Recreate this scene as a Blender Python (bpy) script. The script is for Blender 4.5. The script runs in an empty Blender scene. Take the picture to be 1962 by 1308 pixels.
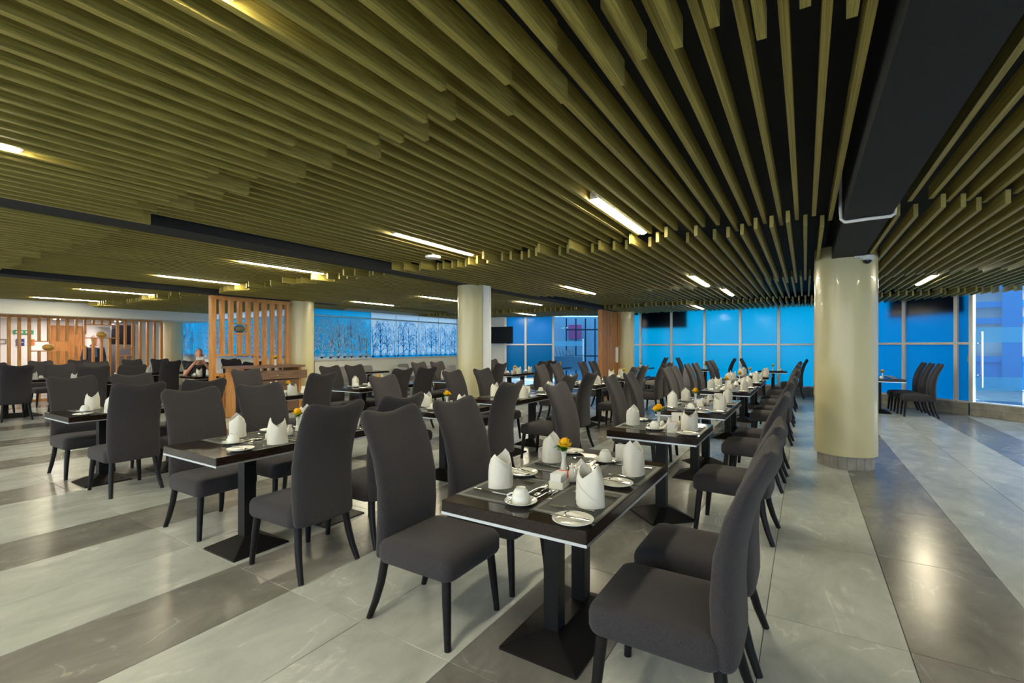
import bpy, math, random
from math import sin, cos, pi, radians, sqrt, atan2
from mathutils import Vector, Matrix
random.seed(7)
scene = bpy.context.scene
COL = scene.collection

# ------------------------------------------------------------------ camera
TH = atan2(562, 907)
HC = 1.44
cam_d = bpy.data.cameras.new('camera'); cam = bpy.data.objects.new('camera', cam_d); COL.objects.link(cam)
cam.location = (0, 0, HC); cam.rotation_euler = (pi/2, 0, TH)
cam_d.sensor_width = 36; cam_d.lens = 907/1962*36; cam_d.shift_y = 9/1962; cam_d.clip_start = .05
scene.camera = cam
# ------------------------------------------------------------------ sky, exposure
w = bpy.data.worlds.new('sky'); scene.world = w; w.use_nodes = True
bg = w.node_tree.nodes['Background']; bg.inputs[0].default_value = (.72, .86, 1, 1); bg.inputs[1].default_value = 3.2
vs = scene.view_settings; vs.view_transform = 'Standard'; vs.look = 'None'; vs.gamma = 1; vs.exposure = 0.42; vs.use_curve_mapping = False
TUBE = 125.0
def portal(x, y, z, rz, sx, sz):
    ld = bpy.data.lights.new('daylight_portal', 'AREA'); ld.shape = 'RECTANGLE'; ld.size = sx; ld.size_y = sz; ld.cycles.is_portal = True
    o = bpy.data.objects.new('daylight_portal', ld); COL.objects.link(o); o.location = (x, y, z); o.rotation_euler = (-pi/2, 0, rz)
portal(6.28, 2.0, 1.5, pi/2, 14.8, 2.9)
portal(-6.4, -5.62, 1.5, 0, 25, 2.9)

scene.cycles.max_bounces = 8; scene.cycles.diffuse_bounces = 5; scene.cycles.sample_clamp_indirect = 6

def proj(X, Y, z):
    d = -X*sin(TH)+Y*cos(TH); r = X*cos(TH)+Y*sin(TH)
    if d < .05: return None
    return (981+907*r/d, 663+907*(HC-z)/d, d)

# ------------------------------------------------------------------ materials
M = {}
def mat(name, col, rough=.5, metal=0, **k):
    m = bpy.data.materials.new(name); m.use_nodes = True
    b = m.node_tree.nodes['Principled BSDF']
    b.inputs['Base Color'].default_value = (*col, 1); b.inputs['Roughness'].default_value = rough; b.inputs['Metallic'].default_value = metal
    for kk, v in k.items(): b.inputs[kk.replace('_', ' ')].default_value = v
    M[name] = m; return m
def nodes(m): return m.node_tree.nodes, m.node_tree.links, m.node_tree.nodes['Principled BSDF']
def ramp(n, stops):
    r = n.new('ShaderNodeValToRGB'); e = r.color_ramp.elements
    e[0].position, e[0].color = stops[0][0], (*stops[0][1], 1); e[1].position, e[1].color = stops[-1][0], (*stops[-1][1], 1)
    for p, c in stops[1:-1]:
        x = e.new(p); x.color = (*c, 1)
    return r
def noisy(name, c1, c2, scale=(1, 1, 1), ns=8, rough=.5, bump=0, detail=4, obj=False, lo=.35, hi=.65, **k):
    m = mat(name, c1, rough, **k); n, l, b = nodes(m)
    tc = n.new('ShaderNodeTexCoord'); mp = n.new('ShaderNodeMapping'); mp.inputs['Scale'].default_value = scale
    l.new(tc.outputs['Object'], mp.inputs['Vector'])
    tx = n.new('ShaderNodeTexNoise'); tx.inputs['Scale'].default_value = ns; tx.inputs['Detail'].default_value = detail
    if obj:
        oi = n.new('ShaderNodeObjectInfo'); cx = n.new('ShaderNodeVectorMath'); cx.operation = 'ADD'
        sc = n.new('ShaderNodeVectorMath'); sc.operation = 'SCALE'; sc.inputs['Scale'].default_value = 37
        l.new(oi.outputs['Random'], sc.inputs[0]); l.new(mp.outputs[0], cx.inputs[0]); l.new(sc.outputs[0], cx.inputs[1]); l.new(cx.outputs[0], tx.inputs['Vector'])
    else: l.new(mp.outputs[0], tx.inputs['Vector'])
    r = ramp(n, [(lo, c1), (hi, c2)]); l.new(tx.outputs['Fac'], r.inputs[0]); l.new(r.outputs[0], b.inputs['Base Color'])
    if bump:
        bp = n.new('ShaderNodeBump'); bp.inputs['Strength'].default_value = bump; bp.inputs['Distance'].default_value = .002
        l.new(tx.outputs['Fac'], bp.inputs['Height']); l.new(bp.outputs[0], b.inputs['Normal'])
    return m

def tile_mat(name, base, dark, vein):
    m = mat(name, base, .22); n, l, b = nodes(m)
    ge = n.new('ShaderNodeNewGeometry'); oi = n.new('ShaderNodeObjectInfo')
    sc = n.new('ShaderNodeVectorMath'); sc.operation = 'SCALE'; sc.inputs['Scale'].default_value = 53
    ad = n.new('ShaderNodeVectorMath'); l.new(oi.outputs['Random'], sc.inputs[0]); l.new(ge.outputs['Position'], ad.inputs[0]); l.new(sc.outputs[0], ad.inputs[1])
    mp = n.new('ShaderNodeMapping'); mp.inputs['Scale'].default_value = (1.5, .8, 1); mp.inputs['Rotation'].default_value = (0, 0, .5); l.new(ad.outputs[0], mp.inputs[0])
    t1 = n.new('ShaderNodeTexNoise'); t1.inputs['Scale'].default_value = 2.2; t1.inputs['Detail'].default_value = 9; t1.inputs['Roughness'].default_value = .66; t1.inputs['Distortion'].default_value = .6
    l.new(mp.outputs[0], t1.inputs['Vector'])
    r1 = ramp(n, [(.32, dark), (.66, base)]); l.new(t1.outputs['Fac'], r1.inputs[0])
    t2 = n.new('ShaderNodeTexNoise'); t2.inputs['Scale'].default_value = 1.5; t2.inputs['Detail'].default_value = 7; t2.inputs['Distortion'].default_value = 1.2
    l.new(mp.outputs[0], t2.inputs['Vector'])
    r2 = ramp(n, [(.486, (0, 0, 0)), (.5, (1, 1, 1)), (.514, (0, 0, 0))]); l.new(t2.outputs['Fac'], r2.inputs[0])
    r3 = ramp(n, [(.5, (0, 0, 0)), (.62, (.55, .55, .55))]); l.new(t1.outputs['Fac'], r3.inputs[0])
    mu = n.new('ShaderNodeMix'); mu.data_type = 'RGBA'; mu.blend_type = 'MULTIPLY'; mu.inputs[0].default_value = 1
    l.new(r2.outputs[0], mu.inputs[6]); l.new(r3.outputs[0], mu.inputs[7])
    mx = n.new('ShaderNodeMix'); mx.data_type = 'RGBA'; mx.inputs[7].default_value = (*vein, 1)
    l.new(mu.outputs[2], mx.inputs[0]); l.new(r1.outputs[0], mx.inputs[6]); l.new(mx.outputs[2], b.inputs['Base Color'])
    rr = n.new('ShaderNodeMapRange'); rr.inputs[3].default_value = .14; rr.inputs[4].default_value = .32; l.new(t1.outputs['Fac'], rr.inputs[0]); l.new(rr.outputs[0], b.inputs['Roughness'])
    return m
tile_mat('tile_light', (.43, .465, .46), (.31, .34, .335), (.66, .69, .67))
tile_mat('tile_dark', (.205, .208, .20), (.125, .128, .124), (.44, .44, .41))
mat('grout', (.10, .10, .095), .9)
noisy('fabric', (.0125, .0115, .0145), (.037, .0335, .041), (60, 60, 9), 10, .95, .5, 3, lo=.3, hi=.7, Sheen_Weight=.06, Sheen_Roughness=.5)
noisy('grey_fabric', (.24, .23, .24), (.32, .31, .32), (40, 40, 40), 10, .9, .3, 2)
mat('black_metal', (.007, .007, .008), .42, Specular_IOR_Level=.2)
noisy('black_leg', (.006, .006, .007), (.010, .010, .011), (1, 1, 1), 30, .4, Specular_IOR_Level=.2)
noisy('espresso', (.009, .0055, .004), (.020, .012, .008), (40, 2, 40), 6, .14, 0, 5, Specular_IOR_Level=.30)
mat('aluminium', (.78, .79, .80), .32, .9)
mat('steel', (.72, .72, .71), .14, 1)
noisy('linen', (.56, .56, .52), (.63, .63, .58), (90, 90, 90), 8, .85, .25, 2)
mat('china', (.62, .64, .61), .12, Coat_Weight=.3)
mat('cream_china', (.74, .73, .63), .2)
noisy('placemat', (.034, .041, .043), (.052, .060, .062), (300, 300, 1), 6, .65, .3, 1, Specular_IOR_Level=.25)
mat('mat_band', (.12, .13, .135), .55, Specular_IOR_Level=.25)
noisy('slat_wood', (.22, .18, .040), (.42, .345, .083), (60, 1.2, 25), 5, .55, .25, 5, obj=True)
mat('black_paint', (.010, .011, .014), .75)
noisy('beam_paint', (.006, .007, .010), (.009, .011, .015), (1, 1, 1), 60, .8, .3)
mat('column_cream', (.58, .53, .31), .28, Coat_Weight=.25)
mat('white_paint', (.78, .79, .74), .7)
noisy('oak', (.40, .17, .045), (.56, .27, .08), (3, 3, .35), 9, .5, .15, 6, obj=True)
noisy('pine', (.29, .115, .026), (.44, .19, .046), (9, 9, .6), 5, .5, .15, 6, obj=True)
noisy('walnut', (.12, .065, .042), (.24, .14, .095), (.8, .8, 14), 5, .45, .1, 6, obj=True)
mat('mullion', (.66, .68, .66), .4, .3)
noisy('stone', (.24, .225, .195), (.34, .32, .285), (1, 1, 1), 7, .6, .2, 6)
mat('black_plastic', (.004, .004, .006), .3, Specular_IOR_Level=.15)
mat('white_plastic', (.75, .75, .73), .35)
mat('yellow_petal', (.90, .52, .005), .6, Subsurface_Weight=.05)
mat('leaf_green', (.085, .24, .025), .55)
mat('red_paper', (.62, .015, .03), .5)
mat('white_paper', (.66, .66, .64), .7)
mat('navy', (.012, .018, .045), .8)
mat('skin_tone', (.55, .27, .18), .55)
mat('tee_black', (.015, .015, .02), .9)
mat('hair_grey', (.25, .22, .20), .8)
mat('blue_tie', (.08, .22, .45), .7)
mat('gold_glaze', (.48, .29, .05), .3)
mat('olive_glaze', (.10, .10, .07), .5)
mat('sign_green', (.02, .32, .10), .5); mat('sign_blue', (.01, .04, .24), .5); mat('sign_orange', (.65, .20, .05), .5)
mat('branch_print', (.42, .62, .90), .6)
mat('post_blue', (.01, .22, .60), .6)
mat('dark_grey', (.075, .075, .08), .6)
mat('pink', (.75, .08, .35), .6); mat('pale_blue', (.35, .6, .85), .6); mat('lens_dark', (.01, .012, .02), .05)
noisy('ground_pave', (.35, .36, .36), (.45, .46, .46), (1, 1, 1), 3, .8)
def emit(name, col, s):
    m = bpy.data.materials.new(name); m.use_nodes = True; n = m.node_tree.nodes; n.clear()
    e = n.new('ShaderNodeEmission'); o = n.new('ShaderNodeOutputMaterial'); e.inputs[0].default_value = (*col, 1); e.inputs[1].default_value = s
    m.node_tree.links.new(e.outputs[0], o.inputs[0]); M[name] = m
emit('tube', (1, .89, .62), TUBE)
emit('downlight', (1, .88, .84), 480)
def film(name, col, gloss=.015, clear=0, tint=(1, 1, 1), rough=.15):
    m = bpy.data.materials.new(name); m.use_nodes = True; n = m.node_tree.nodes; l = m.node_tree.links; n.clear()
    o = n.new('ShaderNodeOutputMaterial'); t = n.new('ShaderNodeBsdfTranslucent'); t.inputs[0].default_value = (*col, 1)
    tr = n.new('ShaderNodeBsdfTransparent'); tr.inputs[0].default_value = (*tint, 1)
    g = n.new('ShaderNodeBsdfGlossy'); g.inputs['Roughness'].default_value = rough; g.inputs[0].default_value = (.8, .9, 1, 1)
    a = n.new('ShaderNodeMixShader'); a.inputs[0].default_value = clear; l.new(t.outputs[0], a.inputs[1]); l.new(tr.outputs[0], a.inputs[2])
    b = n.new('ShaderNodeMixShader'); b.inputs[0].default_value = gloss; l.new(a.outputs[0], b.inputs[1]); l.new(g.outputs[0], b.inputs[2])
    l.new(b.outputs[0], o.inputs[0]); M[name] = m
film('blue_film', (.0, .148, .265)); film('deep_film', (.0, .098, .245)); film('teal_film', (.001, .07, .15))
film('sky_film', (.004, .14, .27)); film('branch_film', (.11, .19, .29), .01); film('branch_blue', (.0, .50, .95), .01); film('white_film', (.16, .22, .27), .01)
film('clear_blue', (.004, .11, .26), .02, .8, (.03, .20, .40), .02); film('door_glass', (.004, .11, .26), .02, .85, (.17, .29, .37), .02); film('band_film', (.30, .75, .95), .01, .35, (.9, 1, 1))
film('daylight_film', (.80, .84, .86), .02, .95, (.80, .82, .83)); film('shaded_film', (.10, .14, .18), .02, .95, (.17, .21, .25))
film('pane_glass', (1, 1, 1), .0, 1.0, (.98, .99, .99)); film('clear_film', (.05, .1, .16), .05, .35, (.09, .14, .18))

# ------------------------------------------------------------------ mesh helpers
class B:
    def __init__(s): s.v = []; s.f = []; s.m = []
    def add(s, vs, fs, mi=0):
        o = len(s.v); s.v += [tuple(v) for v in vs]; s.f += [tuple(i+o for i in f) for f in fs]; s.m += [mi]*len(fs); return s
    def box(s, x0, x1, y0, y1, z0, z1, mi=0, T=None):
        vs = [Vector(p) for p in ((x0, y0, z0), (x1, y0, z0), (x1, y1, z0), (x0, y1, z0), (x0, y0, z1), (x1, y0, z1), (x1, y1, z1), (x0, y1, z1))]
        if T is not None: vs = [T @ v for v in vs]
        return s.add(vs, [(3, 2, 1, 0), (4, 5, 6, 7), (0, 1, 5, 4), (1, 2, 6, 5), (2, 3, 7, 6), (3, 0, 4, 7)], mi)
    def rings(s, rs, cap=True, close=True, mi=0):
        n = len(rs[0]); vs = [p for r in rs for p in r]; fs = []
        for i in range(len(rs)-1):
            for j in range(n if close else n-1):
                k = (j+1) % n; fs.append((i*n+j, i*n+k, (i+1)*n+k, (i+1)*n+j))
        if cap and close: fs.append(tuple(range(n-1, -1, -1))); fs.append(tuple((len(rs)-1)*n+j for j in range(n)))
        return s.add(vs, fs, mi)
    def lathe(s, prof, n=20, mi=0, c=(0, 0, 0)):
        return s.rings([[(c[0]+r*cos(2*pi*j/n), c[1]+r*sin(2*pi*j/n), c[2]+z) for j in range(n)] for r, z in prof], True, True, mi)
    def tube(s, pts, rad, n=8, mi=0, flat=1.0):
        pts = [Vector(p) for p in pts]; rs = []
        if not isinstance(rad, (list, tuple)): rad = [rad]*len(pts)
        up = Vector((0, 0, 1)); a = None
        for i, p in enumerate(pts):
            t = (pts[min(i+1, len(pts)-1)]-pts[max(i-1, 0)]).normalized()
            if a is None: a = t.cross(up if abs(t.z) < .95 else Vector((1, 0, 0))).normalized()
            else: a = (a-t*a.dot(t)).normalized()
            b = t.cross(a).normalized()
            rs.append([tuple(p+a*rad[i]*cos(2*pi*j/n)+b*rad[i]*flat*sin(2*pi*j/n)) for j in range(n)])
        return s.rings(rs, True, True, mi)
    def ell(s, c, r, n=14, k=9, mi=0):
        rs = []
        for i in range(k+1):
            a = -pi/2+pi*i/k; q = max(cos(a), .02)
            rs.append([(c[0]+r[0]*q*cos(2*pi*j/n), c[1]+r[1]*q*sin(2*pi*j/n), c[2]+r[2]*sin(a)) for j in range(n)])
        return s.rings(rs, True, True, mi)
    def mesh(s, name, mats, smooth=False, ang=None):
        me = bpy.data.meshes.new(name); me.from_pydata(s.v, [], s.f)
        for q in (mats if isinstance(mats, (list, tuple)) else [mats]): me.materials.append(M[q])
        if any(s.m): me.polygons.foreach_set('material_index', s.m)
        if smooth: me.polygons.foreach_set('use_smooth', [True]*len(s.f))
        me.update()
        if smooth and ang:
            try: me.set_sharp_from_angle(angle=radians(ang))
            except Exception: pass
        return me
def tag(o, label=None, cat=None, group=None, kind=None):
    if label: o['label'] = label
    if cat: o['category'] = cat
    if group: o['group'] = group
    if kind: o['kind'] = kind
    return o
def obj(name, me, parent=None, loc=(0, 0, 0), rz=0, label=None, cat=None, group=None, kind=None):
    if isinstance(me, tuple): me = me[0].mesh(name, me[1], *me[2:])
    o = bpy.data.objects.new(name, me); COL.objects.link(o); o.location = (*loc, 0)[:3]
    if rz: o.rotation_euler = (0, 0, rz)
    if parent: o.parent = parent
    return tag(o, label, cat, group, kind)
def empty(name, loc=(0, 0, 0), rz=0, label=None, cat=None, group=None, kind=None):
    o = obj(name, None, None, loc, rz, label, cat, group, kind); o.empty_display_size = .05; return o
CACHE = {}
def cm(key, fn):
    if key not in CACHE: CACHE[key] = fn()
    return CACHE[key]
def rrect(cx, cy, hx, hy, r, z, k=4):
    pts = []
    for q, (sx, sy) in enumerate(((1, 1), (-1, 1), (-1, -1), (1, -1))):
        for i in range(k+1):
            a = q*pi/2+pi/2*(i/k if k else .5); pts.append((cx+sx*(hx-r)+r*cos(a), cy+sy*(hy-r)+r*sin(a), z))
    return pts
ORD = ['first', 'second', 'third', 'fourth', 'fifth', 'sixth', 'seventh', 'eighth', 'ninth', 'tenth', 'eleventh', 'twelfth']

# ------------------------------------------------------------------ floor
XW0, XW1, YW0, YW1 = -19.0, 6.2, -5.5, 16.0
OUT = [(6.3, -5.65), (6.3, 9.45), (2.98, 13.35), (.4, 16.08), (-5.9, 16.08), (-6.0, 16.6), (-9.3, 14.6), (-11.68, 14.7), (-11.68, 8.25), (-19.1, 8.25), (-19.1, -5.65)]
def plate(z0, z1): return B().rings([[(x, y, z0) for x, y in OUT], [(x, y, z1) for x, y in OUT]])
fl = obj('floor', (plate(-.2, -.004), 'grout'), label='large stone tile floor in light and dark grey strips', kind='structure')
tm = {}
for q in ('tile_light', 'tile_dark'):
    g = .0016; b = B().rings([rrect(.3, .6, .3-g, .6-g, .001, -.012, 0), rrect(.3, .6, .3-g, .6-g, .001, -.0012, 0), rrect(.3, .6, .3-g-.0012, .6-g-.0012, .001, 0, 0)])
    tm[q] = b.mesh('tile', q)
def area(x0, x1, y0, y1, z):
    ps = [proj(x, y, z) for x in (x0, x1) for y in (y0, y1)]
    if any(p is None for p in ps): return 0
    us = [min(max(p[0], -50), 2010) for p in ps]; vv = [min(max(p[1], -30), 1340) for p in ps]
    return (max(us)-min(us))*(max(vv)-min(vv))
tiles = []
for k in range(-32, 12):
    for j in range(-7, 14):
        x = -.18+.6*k; y = 2.884-1.2*2+1.2*j-1.2*0; y = .484+1.2*j
        if x > 5.7 or y > 17.5 or y < -6.5: continue
        tiles.append((area(x, x+.6, y, y+1.2, 0), x, y, 'tile_dark' if k % 3 == 1 else 'tile_light'))
tiles.sort(key=lambda t: -t[0])
for a, x, y, q in tiles[:300]: obj('tile', tm[q], fl, (x, y, 0))
b = B()
for a, x, y, q in tiles[300:]: b.box(x+.0016, x+.5984, y+.0016, y+1.1984, -.012, 0, 1 if q == 'tile_dark' else 0)
obj('distant_tiles', (b, ['tile_light', 'tile_dark']), fl, kind='stuff')

# ------------------------------------------------------------------ ceiling with slats
ce = obj('ceiling', (plate(3.0, 3.15), 'black_paint'), label='black ceiling void behind rows of hanging wooden slats', kind='structure')
PITCH, SW, SH = .126, .030, .10
ZL, ZH = 2.485, 2.57
BX = [(.265, .575), (-5.18, -4.82), (-10.4, -10.0)]
def inbeam(x): return any(a-.03 < x < c+.03 for a, c in BX)
sl = []
rs = random.Random(3)
def jit(b0): return b0+rs.choice([-.22, -.12, -.05, 0, .05, .1, .13])
def ywall(x):   # end of the slats at the far glazing
    if x < -11.5: return 8.0
    if x < -9.3: return 14.3
    if x < -5: return 14.4+(x+9.3)*.6
    if x < .34: return 15.9
    return 15.9-(x-.34)*1.03
for k in range(-129, 49):
    for half in (0, 1):
        x = PITCH*k+half*PITCH/2
        if inbeam(x) or x > 6: continue
        ym = ywall(x)
        bands = [(-2.2, 1.72), (4.85, 9.05), (12.55, 15.0)] if half == 0 else [(1.5, 5.0), (8.85, 12.75), (14.7, 16.2)]
        for i, (a, c) in enumerate(bands):
            a2, c2 = (a if (i == 0 and half == 0) else jit(a)), jit(c)
            c2 = min(c2, ym)
            if c2-a2 < .2: continue
            z = ZL if half == 0 else ZH
            sl.append((area(x-SW/2, x+SW/2+.06, a2, c2, z), x, a2, c2, z))
def slat_box(b, x, y0, y1, z): b.box(x-SW/2, x+SW/2, y0, y1, z, z+SH)
sl.sort(key=lambda t: -t[0] if t[0] else 0)
b0 = B(); b0.box(-SW/2, SW/2, -.5, .5, 0, SH); sme = b0.mesh('slat', 'slat_wood')
LT_X = [-1.42, -3.55, -6.4, -8.8, -12.2, -15.1]
LIGHTS = [(x, 3.45, 4.75, ZH) for x in LT_X]+[(-1.42, 7.5, 8.85, ZL), (-3.62, 7.6, 8.95, ZL), (-6.88, 7.5, 8.75, ZL), (-8.97, 7.5, 8.75, ZL),
  (-1.38, 10.3, 11.6, ZH), (-6.2, 10.3, 11.5, ZH), (-2.42, 13.0, 14.2, ZL), (-7.8, 13.0, 14.0, ZL), (1.8, 10.1, 11.4, ZH), (2.7, 7.1, 8.4, ZL), (2.9, 3.5, 4.8, ZH)]
LIGHTS += [(x, -.5, .78, ZL) for x in LT_X[:4]+[2.2]]+[(x, -3.9, -2.6, ZL) for x in LT_X+[2.2]]
b1 = B()
for i, (a, x, y0, y1, z) in enumerate(sl):
    if i < 300:
        o = obj('slat', sme, ce, (x, (y0+y1)/2, z)); o.scale = (1, y1-y0, 1)
    else: slat_box(b1, x, y0, y1, z)
obj('distant_slats', (b1, 'slat_wood'), ce, kind='stuff')
# beams
for i, ((a, c), lb, zb) in enumerate(zip(BX, ('black painted ceiling beam running over the nearest round pillar', 'black ceiling beam crossing the slats above the second round pillar', 'black ceiling beam above the standing wooden screen'), (2.47, 2.495, 2.5))):
    obj('beam', (B().box(a, c, -5.4, 15.9 if i < 2 else 8.0, zb, 3.0), 'beam_paint'), label=lb, kind='structure')
# lights
def snap(x, z):
    h = .5 if z == ZL else 0
    return PITCH*(math.floor(x/PITCH-h)+h+ (0 if False else 0))+0
def light_me(L):
    b = B(); b.box(-.038, .038, -L/2, L/2, .022, .075, 0); return b.mesh('housing', 'white_plastic')
def tube_me(L):
    b = B(); b.rings([[(.031*cos(a), y, .02+.016*sin(a)) for a in [2*pi*i/10 for i in range(10)]] for y in (-L/2+.015, L/2-.015)]); return b.mesh('tube', 'tube')
LL = {(-1.42, 3.45): 'bright linear ceiling light above the second pillar-row table, largest in view', (-3.55, 3.45): 'linear ceiling light glowing yellow between slats near the round ceiling detector',
 (-6.4, 3.45): 'long linear ceiling light just past the second black beam', (-8.8, 3.45): 'linear ceiling light in front of the oak screen top', (-12.2, 3.45): 'yellow linear ceiling light above the far tables past the aisle',
 (-15.1, 3.45): 'linear ceiling light closest to the slat partition', (-1.42, 7.5): 'linear ceiling light above the fourth pillar-row table', (-3.62, 7.6): 'linear ceiling light above the fourth middle-row table',
 (-6.88, 7.5): 'linear ceiling light just past the second round pillar', (-8.97, 7.5): 'linear ceiling light before the long tree window', (-1.38, 10.3): 'small linear ceiling light above the fifth pillar-row table',
 (-6.2, 10.3): 'linear ceiling light before the television wall', (-2.42, 13.0): 'small linear ceiling light above the middle window table', (-7.8, 13.0): 'linear ceiling light closest to the shop glazing', (-1.42, -.5): 'linear ceiling light peeping in at the top edge of the picture', (-3.55, -.5): 'linear ceiling light cut by the picture edge high among the slats', (1.8, 10.1): 'linear ceiling light above the three chairs near the glass door'}
nb = 0
for i, (x, y0, y1, z) in enumerate(LIGHTS):
    # centre of a gap between two slats of the band
    h = 0 if z == ZL else .5
    xg = (math.floor(x/PITCH-h)+h+.5)*PITCH
    L = round(y1-y0, 2)
    p = proj(x, (y0+y1)/2, z)
    lb = LL.get((x, y0))
    if not lb: nb += 1; lb = 'linear ceiling light over the camera end of the room, out of view'
    e = empty('ceiling_light', (xg, (y0+y1)/2, z-.012), 0, lb, 'light', 'linear ceiling lights')
    obj('housing', cm(('lh', L), lambda: light_me(L)), e); obj('tube', cm(('lt', L), lambda: tube_me(L)), e)

# ------------------------------------------------------------------ columns
def column(x, y, r, top, lb, trunk=None, plinth=True):
    e = empty('column', (x, y, 0), 0, lb, None, None, 'structure')
    b = B().lathe([(r, .155), (r, top)], 48); obj('shaft', (b, 'column_cream', True, 40), e)
    if plinth:
        n = 20
        for i in range(n):
            a0, a1 = 2*pi*i/n+.006, 2*pi*(i+1)/n-.006; r0, r1 = r-.08, r-.03; q = B()
            rg = [[(rr*cos(a), rr*sin(a), z) for a in (a0, (a0+a1)/2, a1)] for rr, z in ((r1, 0), (r1, .154))]
            q.rings(rg, False, False); q.add([(r0*cos(a0), r0*sin(a0), .15), (r0*cos(a1), r0*sin(a1), .15), (r1*cos(a1), r1*sin(a1), .154), (r1*cos(a0), r1*sin(a0), .154)], [(0, 1, 2, 3)])
            obj('plinth_tile', (q, 'stone'), e)
        obj('core', (B().lathe([(r-.045, 0), (r-.045, .16)], 24), 'grout'), e)
    if trunk:
        a = trunk; T = Matrix.Rotation(a, 4, 'Z'); obj('trunking', (B().box(r-.03, r+.10, -.055, .055, 0, top, 0, T), 'white_plastic'), e)
    return e
column(.413, 7.02, .318, 2.62, 'cream round pillar on a stone tile plinth beside the open aisle')
column(-5.0, 6.72, .245, 2.6, 'cream round pillar with a white cable trunking among the middle tables', trunk=.25)
column(-10.2, 6.95, .27, 2.6, 'cream round pillar at the end of the standing wooden screen')
column(.45, 14.75, .27, 2.6, 'cream pillar half hidden behind the nearest round pillar')
column(-4.75, 14.35, .27, 2.6, 'pale pillar beside the orange plank panel by the windows')
column(-17.9, 7.4, .33, 2.6, 'cream pillar at the far corner by the frosted tree window')

# ------------------------------------------------------------------ walls and glazing
def seg_wall(name, lb, p0, p1, z0, z1, m, th=.15, kind='structure'):
    p0, p1 = Vector((*p0, 0)), Vector((*p1, 0)); d = p1-p0; L = d.length; a = atan2(d.y, d.x)
    return obj(name, (B().box(0, L, 0, th, z0, z1), m), None, p0, a, lb, None, None, kind)
seg_wall('wall_left', 'white wall behind the slatted partition with a brown door', (-19, -5.5), (-19, 8.3), 0, 3, 'white_paint', .15)
seg_wall('wall_corner', 'white low wall under the first tree patterned window', (-11.6, 8.15), (-19, 8.15), 0, 1.05, 'white_paint', -.15)
seg_wall('wall_side', 'cream low wall under the long tree patterned window', (-11.6, 14.6), (-11.6, 8.15), 0, 1.05, 'white_paint', -.15)
seg_wall('wall_far', 'white end wall carrying the television', (-9.3, 14.5), (-11.75, 14.6), 0, 3, 'white_paint', -.15)
obj('trim_1', (B().box(-18.9, -16.4, -5.4, 8.1, 2.23, 3.0), 'white_paint'), None, label='white dropped ceiling band above the slatted partition', kind='structure')
def pane_box(x0, x1, y0, y1, z0, z1):   # clear glass body, film only on the room face
    b = B().box(x0, x1, y0, y1, z0, z1); b.m[2] = 1; return b
def glazing(name, lb, p0, p1, xs, zs, pane, th=.06, mw=.075, top=None, sill=None, hide=()):
    """xs: mullion positions along p0->p1, zs: rail heights; pane(i, j) -> material"""
    p0, p1 = Vector((*p0, 0)), Vector((*p1, 0)); d = p1-p0; L = d.length; a = atan2(d.y, d.x)
    e = empty(name, p0, a, lb, None, None, 'structure')
    for x in xs: obj('mullion', (B().box(x-mw/2, x+mw/2, -th, .02, zs[0], zs[-1]), 'mullion'), e)
    for i, z in enumerate(zs):
        hh = mw/2 if 0 < i < len(zs)-1 else .03
        for q in range(len(xs)-1): obj('rail', (B().box(xs[q]+mw/2, xs[q+1]-mw/2, -th+.01, .01, z-hh*.7, z+hh*.7), 'mullion'), e)
    for q in range(len(xs)-1):
        for j in range(len(zs)-1):
            m = pane(q, j)
            if m: obj('pane', (pane_box(xs[q]+mw/2, xs[q+1]-mw/2, -.012, -.004, zs[j]+.01, zs[j+1]-.01), ['pane_glass', m]), e)
    return e
def sill(name, lb, p0, p1, h=.27):
    p0, p1 = Vector((*p0, 0)), Vector((*p1, 0)); d = p1-p0; L = d.length; a = atan2(d.y, d.x)
    e = empty(name, p0, a, lb, None, None, 'structure'); obj('backing', (B().box(0, L, -.02, .2, 0, h-.005), 'grout'), e)
    for r in range(2):
        x = -.3*(r % 2)
        while x < L:
            x0, x1 = max(x, 0), min(x+.6, L); x += .6
            if x1-x0 > .03: obj('stone_block', (B().box(x0+.003, x1-.003, -.03, .16, r*h/2+.003, (r+1)*h/2-.003), 'stone'), e)
    obj('ledge', (B().box(0, L, -.045, .2, h, h+.02), 'mullion'), e)
# Y=16 window
WX = [.34-1.03*i for i in range(7)]
P0, P1 = (.5, 16.0), (-6.3, 16.3)
glazing('window_1', 'long frosted blue window wall with grey mullions behind the far tables', (-5.9, 16), (.40, 16), [.05]+[5.9-4.76+1.023*i for i in range(6)], [.28, 1.49, 2.63], lambda i, j: 'blue_film')
sill('baseboard_window', 'stone block base under the long blue window wall', (-5.9, 16), (.40, 16))
SL = Vector((.70, -.715)).normalized(); S0 = Vector((.36, 16.0)); S1 = S0+SL*3.72
glazing('window_2', 'deep blue angled window wall behind the three chairs', S0, S1, [.04, 1.24, 2.34, 3.42, 3.70], [.28, 1.50, 2.63], lambda i, j: 'deep_film' if i > 0 else 'blue_film')
S2 = S1+SL*1.6; S3 = Vector((6.2, 9.4))
sill('baseboard_angled', 'stone block base under the angled window wall', S0, S2)
glazing('window_3', 'clear blue glazing beside the open glass door', S1+SL*.95, S3, [.04, 1.1, 2.2, (S3-S1-SL*.95).length-.05], [.28, 2.63], lambda i, j: 'clear_blue')
glazing('window_4', 'tall daylight glazing along the aisle side', (6.2, 9.4), (6.2, -5.5), [.04+1.48*i for i in range(11)], [.05, 1.5, 2.95], lambda i, j: 'shaded_film')
glazing('fill_glazing', 'tall glazing added behind the camera for daylight fill', (6.2, -5.5), (-19, -5.5), [.04+2.5*i for i in range(11)], [.05, 2.95], lambda i, j: 'daylight_film')  # unseen back wall, glazed to fill the room with daylight
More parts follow.
